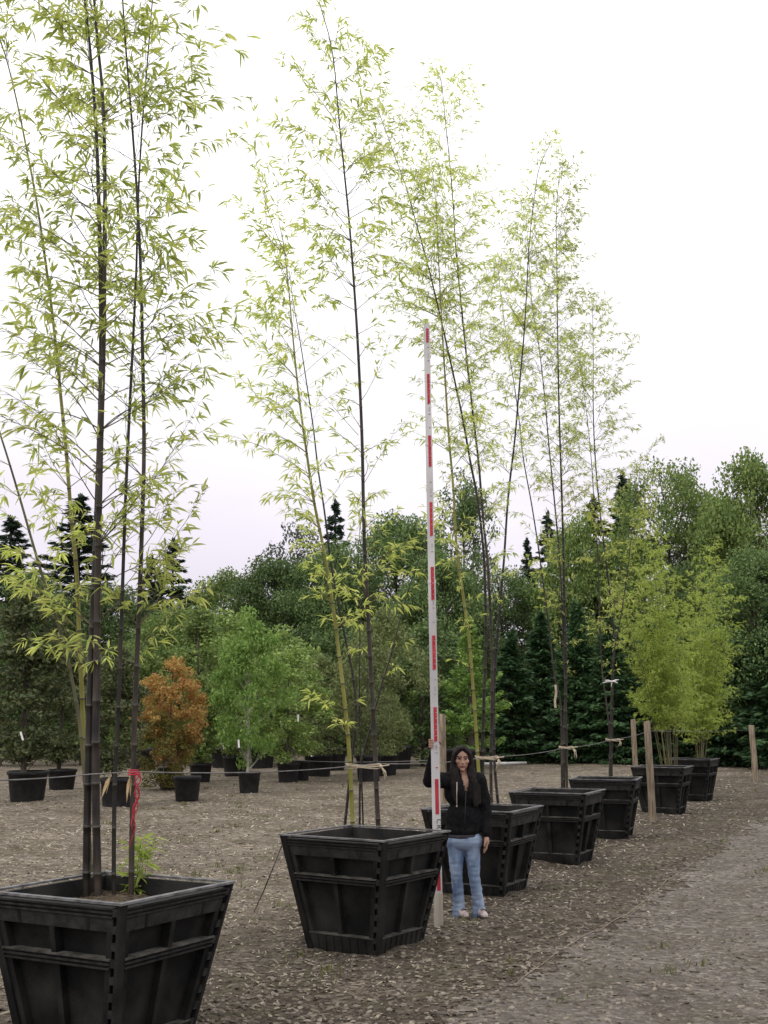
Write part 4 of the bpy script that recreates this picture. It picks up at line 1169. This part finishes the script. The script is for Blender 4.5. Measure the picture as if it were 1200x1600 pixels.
# ribbons
def ribbon(name, P, w, label, mat='white'):
    mb = MB(); P = [Vector(p) for p in P]
    v = []
    for p in P: v += [p + Vector((-w, 0, 0)), p + Vector((w, 0.004, 0.0)), p + Vector((w, 0.007, 0)), p + Vector((-w, 0.003, 0))]
    for i in range(len(P) - 1):
        k = i * 4
        mb.hexa([v[k], v[k+1], v[k+2], v[k+3], v[k+4], v[k+5], v[k+6], v[k+7]])
    return tag(mb.build(name, M[mat]), label, 'ribbon')
Y4 = 15.9
ribbon('marker_ribbon', [aty(868, 1070, Y4), aty(869, 1082, Y4), aty(867, 1096, Y4), aty(868, 1106, Y4)], 0.014, 'dirty white ribbon hanging on the close dark culms', 'twine')
bow = MB(); Yb = 18.95
for ax, ay in ((942, 1067), (945, 1063), (967, 1062), (965, 1067)):
    q0, q1 = aty(956, 1065, Yb), aty(ax, ay, Yb - 0.03)
    bow.tube([q0, q0.lerp(q1, 0.5) + Vector((0, 0, 0.008)), q1], [0.007, 0.010, 0.006], 6)
bow.tube([aty(950, 1064, Yb), aty(956, 1065, Yb - 0.04), aty(962, 1064, Yb)], 0.014, 6)
bow.tube([aty(956, 1065, Yb - .03), aty(955, 1074, Yb - .03)], 0.006, 5)
tag(bow.build('ribbon_bow', M['white'], None, True), 'white ribbon bow tied round the thinner bamboo', 'ribbon')
# red cord hanging from the wire on the nearest bamboo
rc = MB(); Yr = 7.22
k0 = aty(214, 1207, Yr)
for s in range(4):
    P = []
    n_ = 16; ln = (0.34, 0.30, 0.42, 0.26)[s]
    for i in range(n_):
        t = i / (n_ - 1)
        P.append(k0 + Vector((0.012 + 0.016 * math.sin(t * 14 + s * 1.9) * (1 - 0.5*t) - 0.03 * t * t, -0.02 + 0.012 * math.cos(t * 11 + s), -ln * t)))
    rc.tube(P, 0.0033, 6)
for a0 in (0.0, 0.012, -0.012):
    rc.tube([aty(209, 1207, Yr) + Vector((0.03*math.cos(t), 0.03*math.sin(t) , a0)) for t in np.linspace(0, 6.283, 14)], 0.0042, 5)
tag(rc.build('red_cord', M['red_cord'], None, True), 'tangled red cord hanging from the wire on the nearest bamboo', 'cord')
# dry leaves caught on the wire
for (x0, y0, x1, y1, lb) in ((172, 1212, 159, 1243, 'dry curled leaf hanging left on the wire of the nearest bamboo'), (203, 1212, 198, 1250, 'dry tassel of leaves hanging between the culms left of the red cord')):
    a, b = aty(x0, y0, 7.25), aty(x1, y1, 7.22)
    v, F = leaf_arrays(np.array([tuple(a), tuple(a + Vector((0.004, 0.01, 0)))]), np.array([tuple(b - a), tuple(b - a + Vector((0.015, 0, 0)))]), np.array([(b - a).length, (b - a).length * 0.8]), np.array([0.011, 0.009]))
    mb = MB(); mb.arr(v, F); mb.tube([a, a + Vector((0, 0, 0.03))], 0.002, 4)
    tag(mb.build('dry_leaf', M['bleaf_dry']), lb, 'dry leaf')
# thin cane bent over beside the second crate, tan cord by the track, white pipe far off
mb = MB(); mb.tube(catmull([atz(397, 1424, 0.0), aty(415, 1385, 9.75), aty(430, 1345, 9.9), aty(440, 1322, 10.0)], 10), 0.005, 5)
tag(mb.build('thin_cane', M['culm_brown'], None, True), 'thin dark cane leaning on the left corner of the crate beside the rod', 'cane')
P = []
for px, py in ((805, 1542), (860, 1502), (912, 1468), (960, 1438), (1009, 1404), (1045, 1376), (1085, 1348)):
    q = atz(px, py, 0.0); q.z = ground_h(q.x, q.y) + 0.006; P.append(q)
P = catmull(P, 60)
for q in P: q.z = ground_h(q.x, q.y) + 0.006 + 0.004 * math.sin(q.y * 5)
mb = MB(); mb.tube(P, 0.0045, 6)
tag(mb.build('tan_cord', M['hose'], None, True), 'thin tan cord lying along the edge of the gravel track', 'cord')
a, b = atz(742, 1194, 0.05), atz(822, 1190, 0.05)
b.y = a.y + 1.2; b.x = aty(822, 1190, b.y).x
mb = MB(); mb.tube([a, b], 0.05, 10)
tag(mb.build('white_pipe', M['white'], None, True), 'white pipe lying on the ground right of the woman', 'pipe')

# ------------------------------------------------------------------ measuring rod
RY = 11.12
rb = atz(685.5, 1449, 0); RY = rb.y
rt = aty(666.5, 507, RY)
rod = empty('measuring_rod', rb)
tag(rod, 'tall white measuring rod with red marks held upright by the woman', 'measuring rod')
rx = rt - rb; RL = rx.length
lean = math.atan2(rx.x, rx.z)
rod.rotation_euler = (0, lean, 0)
def zpx(y):                                     # height along the rod of a photo row
    p = aty(675, y, RY); return (p.z - rb.z) / math.cos(lean)
sec = [(0.0, zpx(1160), 0.0375), (zpx(1160), zpx(905), 0.0345), (zpx(905), zpx(690), 0.0315), (zpx(690), RL, 0.029)]
mb = MB()
for z0, z1, w in sec:
    mb.box((-w, -w * 0.45, z0), (w, w * 0.45, z1 - 0.001))
    mb.box((-w - 0.003, -w*0.45 - 0.003, z1 - 0.04), (w + 0.003, w*0.45 + 0.003, z1 - 0.012)) if z1 < RL - 0.1 else None
mb.build('pole', M['rod'], rod)
mb = MB(); mb.box((-0.0395, -0.0195, -0.01), (0.0395, 0.0195, zpx(1395))); mb.build('foot', M['rod_wood'], rod)
def width_at(z):
    for z0, z1, w in sec:
        if z <= z1: return w
    return sec[-1][2]
MARKS = [(1391, 1341, 0), (1272, 1217, 0), (1159, 1105, 1), (1047, 993, 1), (938, 886, 1), (838, 785, 1), (730, 681, 1), (632, 585, 1), (536, 514, 1)]
for y0, y1, teeth in MARKS:
    z0, z1 = zpx(y0), zpx(y1); w = width_at((z0 + z1) / 2); f = -w * 0.45
    mb = MB()
    n_ = 6 if teeth else 1
    for k in range(n_):
        a, b = z0 + (z1 - z0) * k / n_, z0 + (z1 - z0) * (k + 1) / n_
        g_ = 0.006 if teeth else 0
        mb.box((-w*0.22, f - 0.004, a + g_), (w*0.62, f - 0.0005, b))
        if teeth: mb.box((-w*0.22, f - 0.004, a), (w*0.15, f - 0.0005, a + g_))
    mb.build('red_mark', M['rod_red'], rod)
for k in range(34):
    z = zpx(1200) + k * 0.13
    if any(zpx(a) - 0.03 < z < zpx(b) + 0.03 for a, b, _ in MARKS) or z > RL - 0.15: continue
    w = width_at(z); f = -w * 0.45
    mb = MB()
    mb.box((w*0.05, f - 0.003, z), (w*0.55, f - 0.0005, z + 0.008))
    if k % 2: mb.box((w*0.2, f - 0.003, z + 0.03), (w*0.34, f - 0.0005, z + 0.075))
    mb.build('graduation', M['rod_red'] if k == 0 else M['grey_ink'], rod)
fc = bpy.data.curves.new('lettering', 'FONT'); fc.body = 'CR'; fc.size = 0.062; fc.extrude = 0.001; fc.align_x = 'LEFT'; fc.space_character = 1.25
fc.materials.append(M['ink'])
lt_tmp = bpy.data.objects.new('lettering_curve', fc); COL.objects.link(lt_tmp)
dg = bpy.context.evaluated_depsgraph_get(); dg.update()
lme = bpy.data.meshes.new_from_object(lt_tmp.evaluated_get(dg)); bpy.data.objects.remove(lt_tmp)
lt_ = link('lettering', lme, rod)
lt_.matrix_local = Matrix.Translation((0.0, -0.0375*0.45 - 0.002, zpx(1279))) @ Matrix.Rotation(math.pi/2, 4, 'X') @ Matrix.Rotation(-math.pi/2, 4, 'Z')

# ------------------------------------------------------------------ the woman
def remesh(mb, name, mats, voxel, parent=None, smooth=4, disp=None):
    tmp = mb.mesh('tmp_' + name, mats[0] if isinstance(mats, list) else mats)
    o = bpy.data.objects.new('tmp', tmp); COL.objects.link(o)
    r = o.modifiers.new('r', 'REMESH'); r.mode = 'VOXEL'; r.voxel_size = voxel; r.use_smooth_shade = True
    if smooth:
        s_ = o.modifiers.new('s', 'SMOOTH'); s_.factor = 0.5; s_.iterations = smooth
    dg = bpy.context.evaluated_depsgraph_get(); dg.update()
    me = bpy.data.meshes.new_from_object(o.evaluated_get(dg))
    me.name = name
    bpy.data.objects.remove(o)
    me.materials.clear()
    for q in (mats if isinstance(mats, list) else [mats]): me.materials.append(q)
    if disp:
        for v_ in me.vertices: v_.co += v_.normal * disp(v_.co)
    me.polygons.foreach_set('use_smooth', np.ones(len(me.polygons), bool))
    return link(name, me, parent)

PX0 = 728.0
wp = atz(PX0, 1434, 0); WY = wp.y
PPM = FPX / (WY * PC - 0.8 * PS)
def W2(px, py, dy=0.0):                         # photo pixel -> point in the woman's own frame
    q = aty(px, py, WY + dy); return Vector((q.x - wp.x, dy, q.z))
HC = W2(722, 1186)                              # centre of the head
HEADR = 0.105
def V3(*a): return Vector(a)
sh_l, sh_r = W2(701, 1219, 0.0), W2(748, 1219, 0.0)
el_l, wr_l = W2(671, 1220, -0.20), W2(676.5, 1178, -0.33)
el_r, wr_r = W2(759, 1266, 0.03), W2(760, 1304, -0.03)
hip_l, hip_r = W2(712, 1318), W2(737, 1318)
kn_l, kn_r = W2(713.5, 1370, -0.03), W2(741, 1370, -0.03)
an_l, an_r = W2(717, 1420, 0.0), W2(748, 1423, 0.0)
chest, belly = W2(724, 1240), W2(724, 1285)
neck0, neck1 = W2(724, 1218, 0.01), HC + V3(0.003, 0.02, -0.07)
b = MB()
b.ball(HC + V3(0, 0.015, 0.018), (0.074, 0.092, 0.092))
b.ball(HC + V3(0, -0.004, -0.040), (0.060, 0.072, 0.070))                 # lower face
b.ball(HC + V3(0.0, -0.052, -0.095), (0.024, 0.020, 0.017))               # chin
b.ball(HC + V3(0.0, -0.082, -0.033), (0.0125, 0.017, 0.013))              # nose tip
b.cap(HC + V3(0, -0.070, 0.012), HC + V3(0, -0.082, -0.026), 0.008, 0.010)  # nose bridge
b.ball(HC + V3(0.0, -0.070, -0.062), (0.025, 0.012, 0.0105))              # mouth
for s in (-1, 1):
    b.ball(HC + V3(0.038*s, -0.050, -0.020), (0.026, 0.022, 0.024))       # cheeks
    b.cap(HC + V3(0.014*s, -0.076, 0.022), HC + V3(0.046*s, -0.062, 0.024), 0.007, 0.006)  # brows
    b.ball(HC + V3(0.076*s, 0.018, -0.012), (0.012, 0.020, 0.030))        # ears
b.cap(neck0, neck1, 0.050, 0.046)
b.ball(chest + V3(0, 0.0, 0.03), (0.135, 0.085, 0.14)); b.ball(belly, (0.12, 0.08, 0.13))
b.cap(sh_l + V3(0.02, 0, 0), sh_r + V3(-0.02, 0, 0), 0.055, 0.055)
b.cap(sh_l, el_l, 0.042, 0.034); b.cap(el_l, wr_l, 0.033, 0.023)
b.cap(sh_r, el_r, 0.042, 0.034); b.cap(el_r, wr_r, 0.033, 0.023)
b.cap(hip_l, hip_r, 0.07, 0.07)
for hp, kn, an in ((hip_l, kn_l, an_l), (hip_r, kn_r, an_r)):
    b.cap(hp, kn, 0.070, 0.046); b.cap(kn, an, 0.048, 0.034)
# raised hand: palm behind the rod, fingers round its left edge, thumb round its right
zc = HC.z * 0 + W2(677, 1162, -0.33).z
rodx = rb.x + (rt.x - rb.x) * (zc / rt.z) - wp.x; rody = RY - WY
hw_ = width_at(zc); hd_ = hw_ * 0.45
pc = V3(rodx - 0.005, rody + hd_ + 0.018, zc - 0.005)
b.cap(wr_l, pc + V3(0.0, 0.008, -0.035), 0.023, 0.024)
for k in range(4):
    zz = zc + 0.034 - 0.021 * k
    kx = pc + V3(0.018, 0.0, zz - pc.z)
    b.cap(kx, pc + V3(-0.03, 0.0, zz - pc.z), 0.0135, 0.0115)
    p1 = V3(rodx - hw_ - 0.012, rody + 0.008, zz + 0.002); p2 = V3(rodx - hw_ - 0.006, rody - hd_ - 0.010, zz + 0.003); p3 = V3(rodx - hw_ + 0.020 - 0.004 * abs(k - 1.3), rody - hd_ - 0.0105, zz + 0.002)
    b.cap(pc + V3(-0.03, 0, zz - pc.z), p1, 0.0112, 0.0100); b.cap(p1, p2, 0.0098, 0.0090); b.cap(p2, p3, 0.0088, 0.0076)
t0 = pc + V3(0.02, 0, -0.02); t1 = V3(rodx + hw_ + 0.012, rody + 0.004, zc + 0.008); t2 = V3(rodx + hw_ + 0.004, rody - hd_ - 0.012, zc + 0.024)
b.cap(t0, t1, 0.016, 0.011); b.cap(t1, t2, 0.0105, 0.0085)
# lowered hand, relaxed
h0 = wr_r + V3(0.0, -0.008, -0.025)
b.cap(wr_r, h0 + V3(0, -0.004, -0.045), 0.022, 0.026); b.ball(h0 + V3(0, -0.006, -0.035), (0.018, 0.036, 0.042))
for k in range(4):
    fy = -0.034 + 0.021 * k; L_ = (0.068, 0.078, 0.074, 0.058)[k]
    q0 = h0 + V3(0.0, fy, -0.065); q1 = q0 + V3(-0.006, fy*0.1, -L_*0.5); q2 = q1 + V3(-0.020, 0, -L_*0.42)
    b.cap(q0, q1, 0.0098, 0.0090); b.cap(q1, q2, 0.0088, 0.0074)
q0 = h0 + V3(-0.008, -0.034, -0.015); q1 = q0 + V3(-0.012, -0.022, -0.032); b.cap(q0, q1, 0.012, 0.010); b.cap(q1, q1 + V3(-0.006, -0.004, -0.026), 0.0098, 0.0078)
person = remesh(b, 'person', [M['skin'], M['lips'], M['eye']], 0.0052, None, 2)
person.location = wp
for pl in person.data.polygons:
    c = pl.center - HC
    if c.y < -0.045:
        if abs(c.x) < 0.024 and (c.z + 0.062) ** 2 / 0.010 ** 2 + (c.x / 0.026) ** 2 < 1: pl.material_index = 1
        for s in (-1, 1):
            if abs(c.x - 0.030 * s) < 0.020 and abs(c.z - 0.027 + 0.004 * abs(abs(c.x) - 0.03) / 0.02) < 0.0048: pl.material_index = 2
tag(person, 'woman with long black hair in black hooded jacket and jeans gripping the measuring rod', 'person')
for s in (-1, 1):
    eb = MB(); eb.ball(HC + V3(0.029*s, -0.0665, 0.004), (0.0145, 0.008, 0.0070), nu=12, nv=8)
    eo = eb.build('eye', M['eye'], person, True)
# hair: cap and long locks falling in front of both shoulders
h = MB()
h.ball(HC + V3(0, 0.034, 0.030), (0.094, 0.100, 0.100))
h.ball(HC + V3(0.0, 0.062, -0.05), (0.098, 0.062, 0.13))
for s in (-1, 1):
    h.cap(HC + V3(0.012*s, -0.052, 0.098), HC + V3(0.072*s, -0.034, 0.040), 0.020, 0.021)
    h.cap(HC + V3(0.072*s, -0.034, 0.040), HC + V3(0.086*s, -0.020, -0.06), 0.022, 0.028)
h.cap(HC + V3(-0.086, -0.020, -0.06), HC + V3(-0.092, -0.075, -0.24), 0.030, 0.034); h.cap(HC + V3(-0.092, -0.075, -0.24), HC + V3(-0.075, -0.108, -0.37), 0.034, 0.014)
h.cap(HC + V3(-0.070, -0.010, -0.04), HC + V3(-0.050, -0.062, -0.15), 0.026, 0.026); h.cap(HC + V3(-0.050, -0.062, -0.15), HC + V3(-0.055, -0.105, -0.30), 0.026, 0.022)
h.cap(HC + V3(0.072, -0.010, -0.06), HC + V3(0.072, -0.062, -0.16), 0.026, 0.026)
h.cap(HC + V3(-0.06, 0.03, -0.06), HC + V3(-0.105, -0.035, -0.22), 0.040, 0.032)
h.cap(HC + V3(0.086, -0.020, -0.06), HC + V3(0.100, -0.070, -0.22), 0.030, 0.042); h.cap(HC + V3(0.100, -0.070, -0.22), HC + V3(0.115, -0.105, -0.42), 0.042, 0.022)
h.cap(HC + V3(0.06, 0.03, -0.06), HC + V3(0.135, -0.045, -0.24), 0.040, 0.036); h.cap(HC + V3(0.135, -0.045, -0.24), HC + V3(0.150, -0.085, -0.40), 0.034, 0.016)
h.cap(HC + V3(0, 0.09, -0.05), HC + V3(0, 0.125, -0.34), 0.07, 0.06)
def strands(co): return 0.006 * mnoise.noise(Vector((co.x * 75, co.y * 75, co.z * 7)))
remesh(h, 'hair', M['hair'], 0.007, person, 4, strands)
# hooded jacket
j = MB()
for s, cx in ((1, chest), (1, belly)): pass
j.ball(chest + V3(0, 0.0, 0.02), (0.185, 0.125, 0.17)); j.ball(belly + V3(-0.003, 0, 0.03), (0.172, 0.120, 0.18)); j.ball(W2(722, 1297), (0.172, 0.122, 0.085))
j.cap(sh_l + V3(0.01, 0.0, 0.0), sh_r + V3(-0.01, 0, 0), 0.080, 0.080)
j.cap(sh_l + V3(0.05, 0.02, 0.035), W2(716, 1208, 0.02), 0.05, 0.055); j.cap(sh_r + V3(-0.05, 0.02, 0.035), W2(733, 1208, 0.02), 0.05, 0.055)
j.cap(sh_l, el_l, 0.078, 0.062); j.cap(el_l, wr_l + V3(0, 0, -0.01), 0.060, 0.043)
j.cap(sh_r, el_r, 0.074, 0.060); j.cap(el_r, wr_r + V3(0, 0, 0.01), 0.058, 0.043)
j.ball(W2(724, 1216, 0.11), (0.13, 0.06, 0.085))                            # hood lying on the back
def folds(co): return 0.009 * mnoise.noise(co * 9.0) + 0.005 * mnoise.noise(Vector((co.x * 24, co.y * 24, co.z * 14)))
jk = remesh(j, 'jacket', M['hoodie'], 0.012, person, 5, folds)
import bmesh
bm = bmesh.new(); bm.from_mesh(jk.data)
vt, vb = W2(725, 1205).z, W2(728, 1235).z
dele = []
for f_ in bm.faces:
    c = f_.calc_center_median()
    cxm = W2(727, 1220).x
    if c.y < 0.0 and vb < c.z < vt + 0.08:
        if abs(c.x - cxm) < 0.008 + 0.040 * (c.z - vb) / (vt - vb): dele.append(f_)
bmesh.ops.delete(bm, geom=dele, context='FACES'); bm.to_mesh(jk.data); bm.free()
# zip, drawstring, shirt hem
z_ = MB(); z_.tube([W2(728, 1237, -0.135), W2(727, 1262, -0.142), W2(726, 1300, -0.142)], 0.004, 6); z_.build('zip', M['ink'], person, True)
ds = MB(); ds.tube([W2(714, 1222, -0.130), W2(713.6, 1240, -0.150), W2(713.8, 1258, -0.150)], 0.0042, 6); ds.ball(W2(713.8, 1259.5, -0.150), (0.007, 0.007, 0.012), nu=8, nv=6); ds.build('drawstring', M['shoe'], person, True)
tee = MB(); tee.ball(W2(722, 1306), (0.166, 0.116, 0.052)); remesh(tee, 'shirt', M['tee'], 0.012, person, 2, folds)
# jeans
q = MB()
q.ball(W2(723, 1314), (0.166, 0.116, 0.105)); q.cap(hip_l + V3(0, 0, 0.02), hip_r + V3(0, 0, 0.02), 0.098, 0.098)
for hp, kn, an, s in ((hip_l, kn_l, an_l, -1), (hip_r, kn_r, an_r, 1)):
    q.cap(hp + V3(0.0, 0, 0.0), kn, 0.084, 0.054); q.cap(kn, an + V3(0, 0, 0.05), 0.054, 0.055)
    q.cap(an + V3(0, 0, 0.05), an + V3(0.0, 0.0, -0.040), 0.055, 0.061)
def denim(co):
    k = 1.0 + 1.2 * max(0, 1 - abs(co.z - 0.18) / 0.18) + 0.8 * max(0, 1 - abs(co.z - 0.42) / 0.10)
    return k * (0.0040 * mnoise.noise(Vector((co.x * 11, co.y * 11, co.z * 34))) + 0.002 * mnoise.noise(co * 16))
remesh(q, 'jeans', M['jeans'], 0.009, person, 3, denim)
# shoes
for an, yaw in ((an_l, 0.35), (an_r, 0.30)):
    f0 = V3(an.x, 0.03, 0.012); d = V3(math.sin(yaw), -math.cos(yaw), 0)
    s_ = MB()
    s_.cap(f0 + V3(0, 0, 0.050), f0 + d*0.07 + V3(0, 0, 0.046), 0.036, 0.037); s_.cap(f0 + d*0.07 + V3(0, 0, 0.042), f0 + d*0.165 + V3(0, 0, 0.028), 0.038, 0.029)
    s_.cap(f0 + V3(0, 0, 0.09), f0 + d*0.03 + V3(0, 0, 0.075), 0.036, 0.036)
    sho = remesh(s_, 'shoe', M['shoe'], 0.008, person, 3)
    lc = MB(); rg_ = V3(-d.y, d.x, 0)
    for t in (0.045, 0.070, 0.095, 0.118):
        c_ = f0 + d*t + V3(0, 0, 0.084 - 0.16*(t - 0.045))
        lc.tube([c_ - rg_*0.022 - V3(0, 0, 0.008), c_ + V3(0, 0, 0.002), c_ + rg_*0.022 - V3(0, 0, 0.008)], 0.004, 5)
    lc.build('lace', M['tee'], sho, True)
    so2 = MB(); rgt = V3(-d.y, d.x, 0)
    P = []
    for t, w in ((-0.045, 0.02), (-0.03, 0.034), (0.03, 0.038), (0.08, 0.042), (0.14, 0.041), (0.185, 0.030), (0.203, 0.012)): P.append((t, w))
    ring_ = [f0 + d*t + rgt*w for t, w in P] + [f0 + d*t - rgt*w for t, w in reversed(P)]
    n_ = len(ring_)
    so2.add([tuple(p + V3(0, 0, -0.014)) for p in ring_] + [tuple(p + V3(0, 0, 0.018)) for p in ring_],
            [tuple(range(n_))[::-1], tuple(range(n_, 2*n_))] + [(i, (i+1) % n_, n_ + (i+1) % n_, n_ + i) for i in range(n_)])
    so2.build('sole', M['sole'], sho)
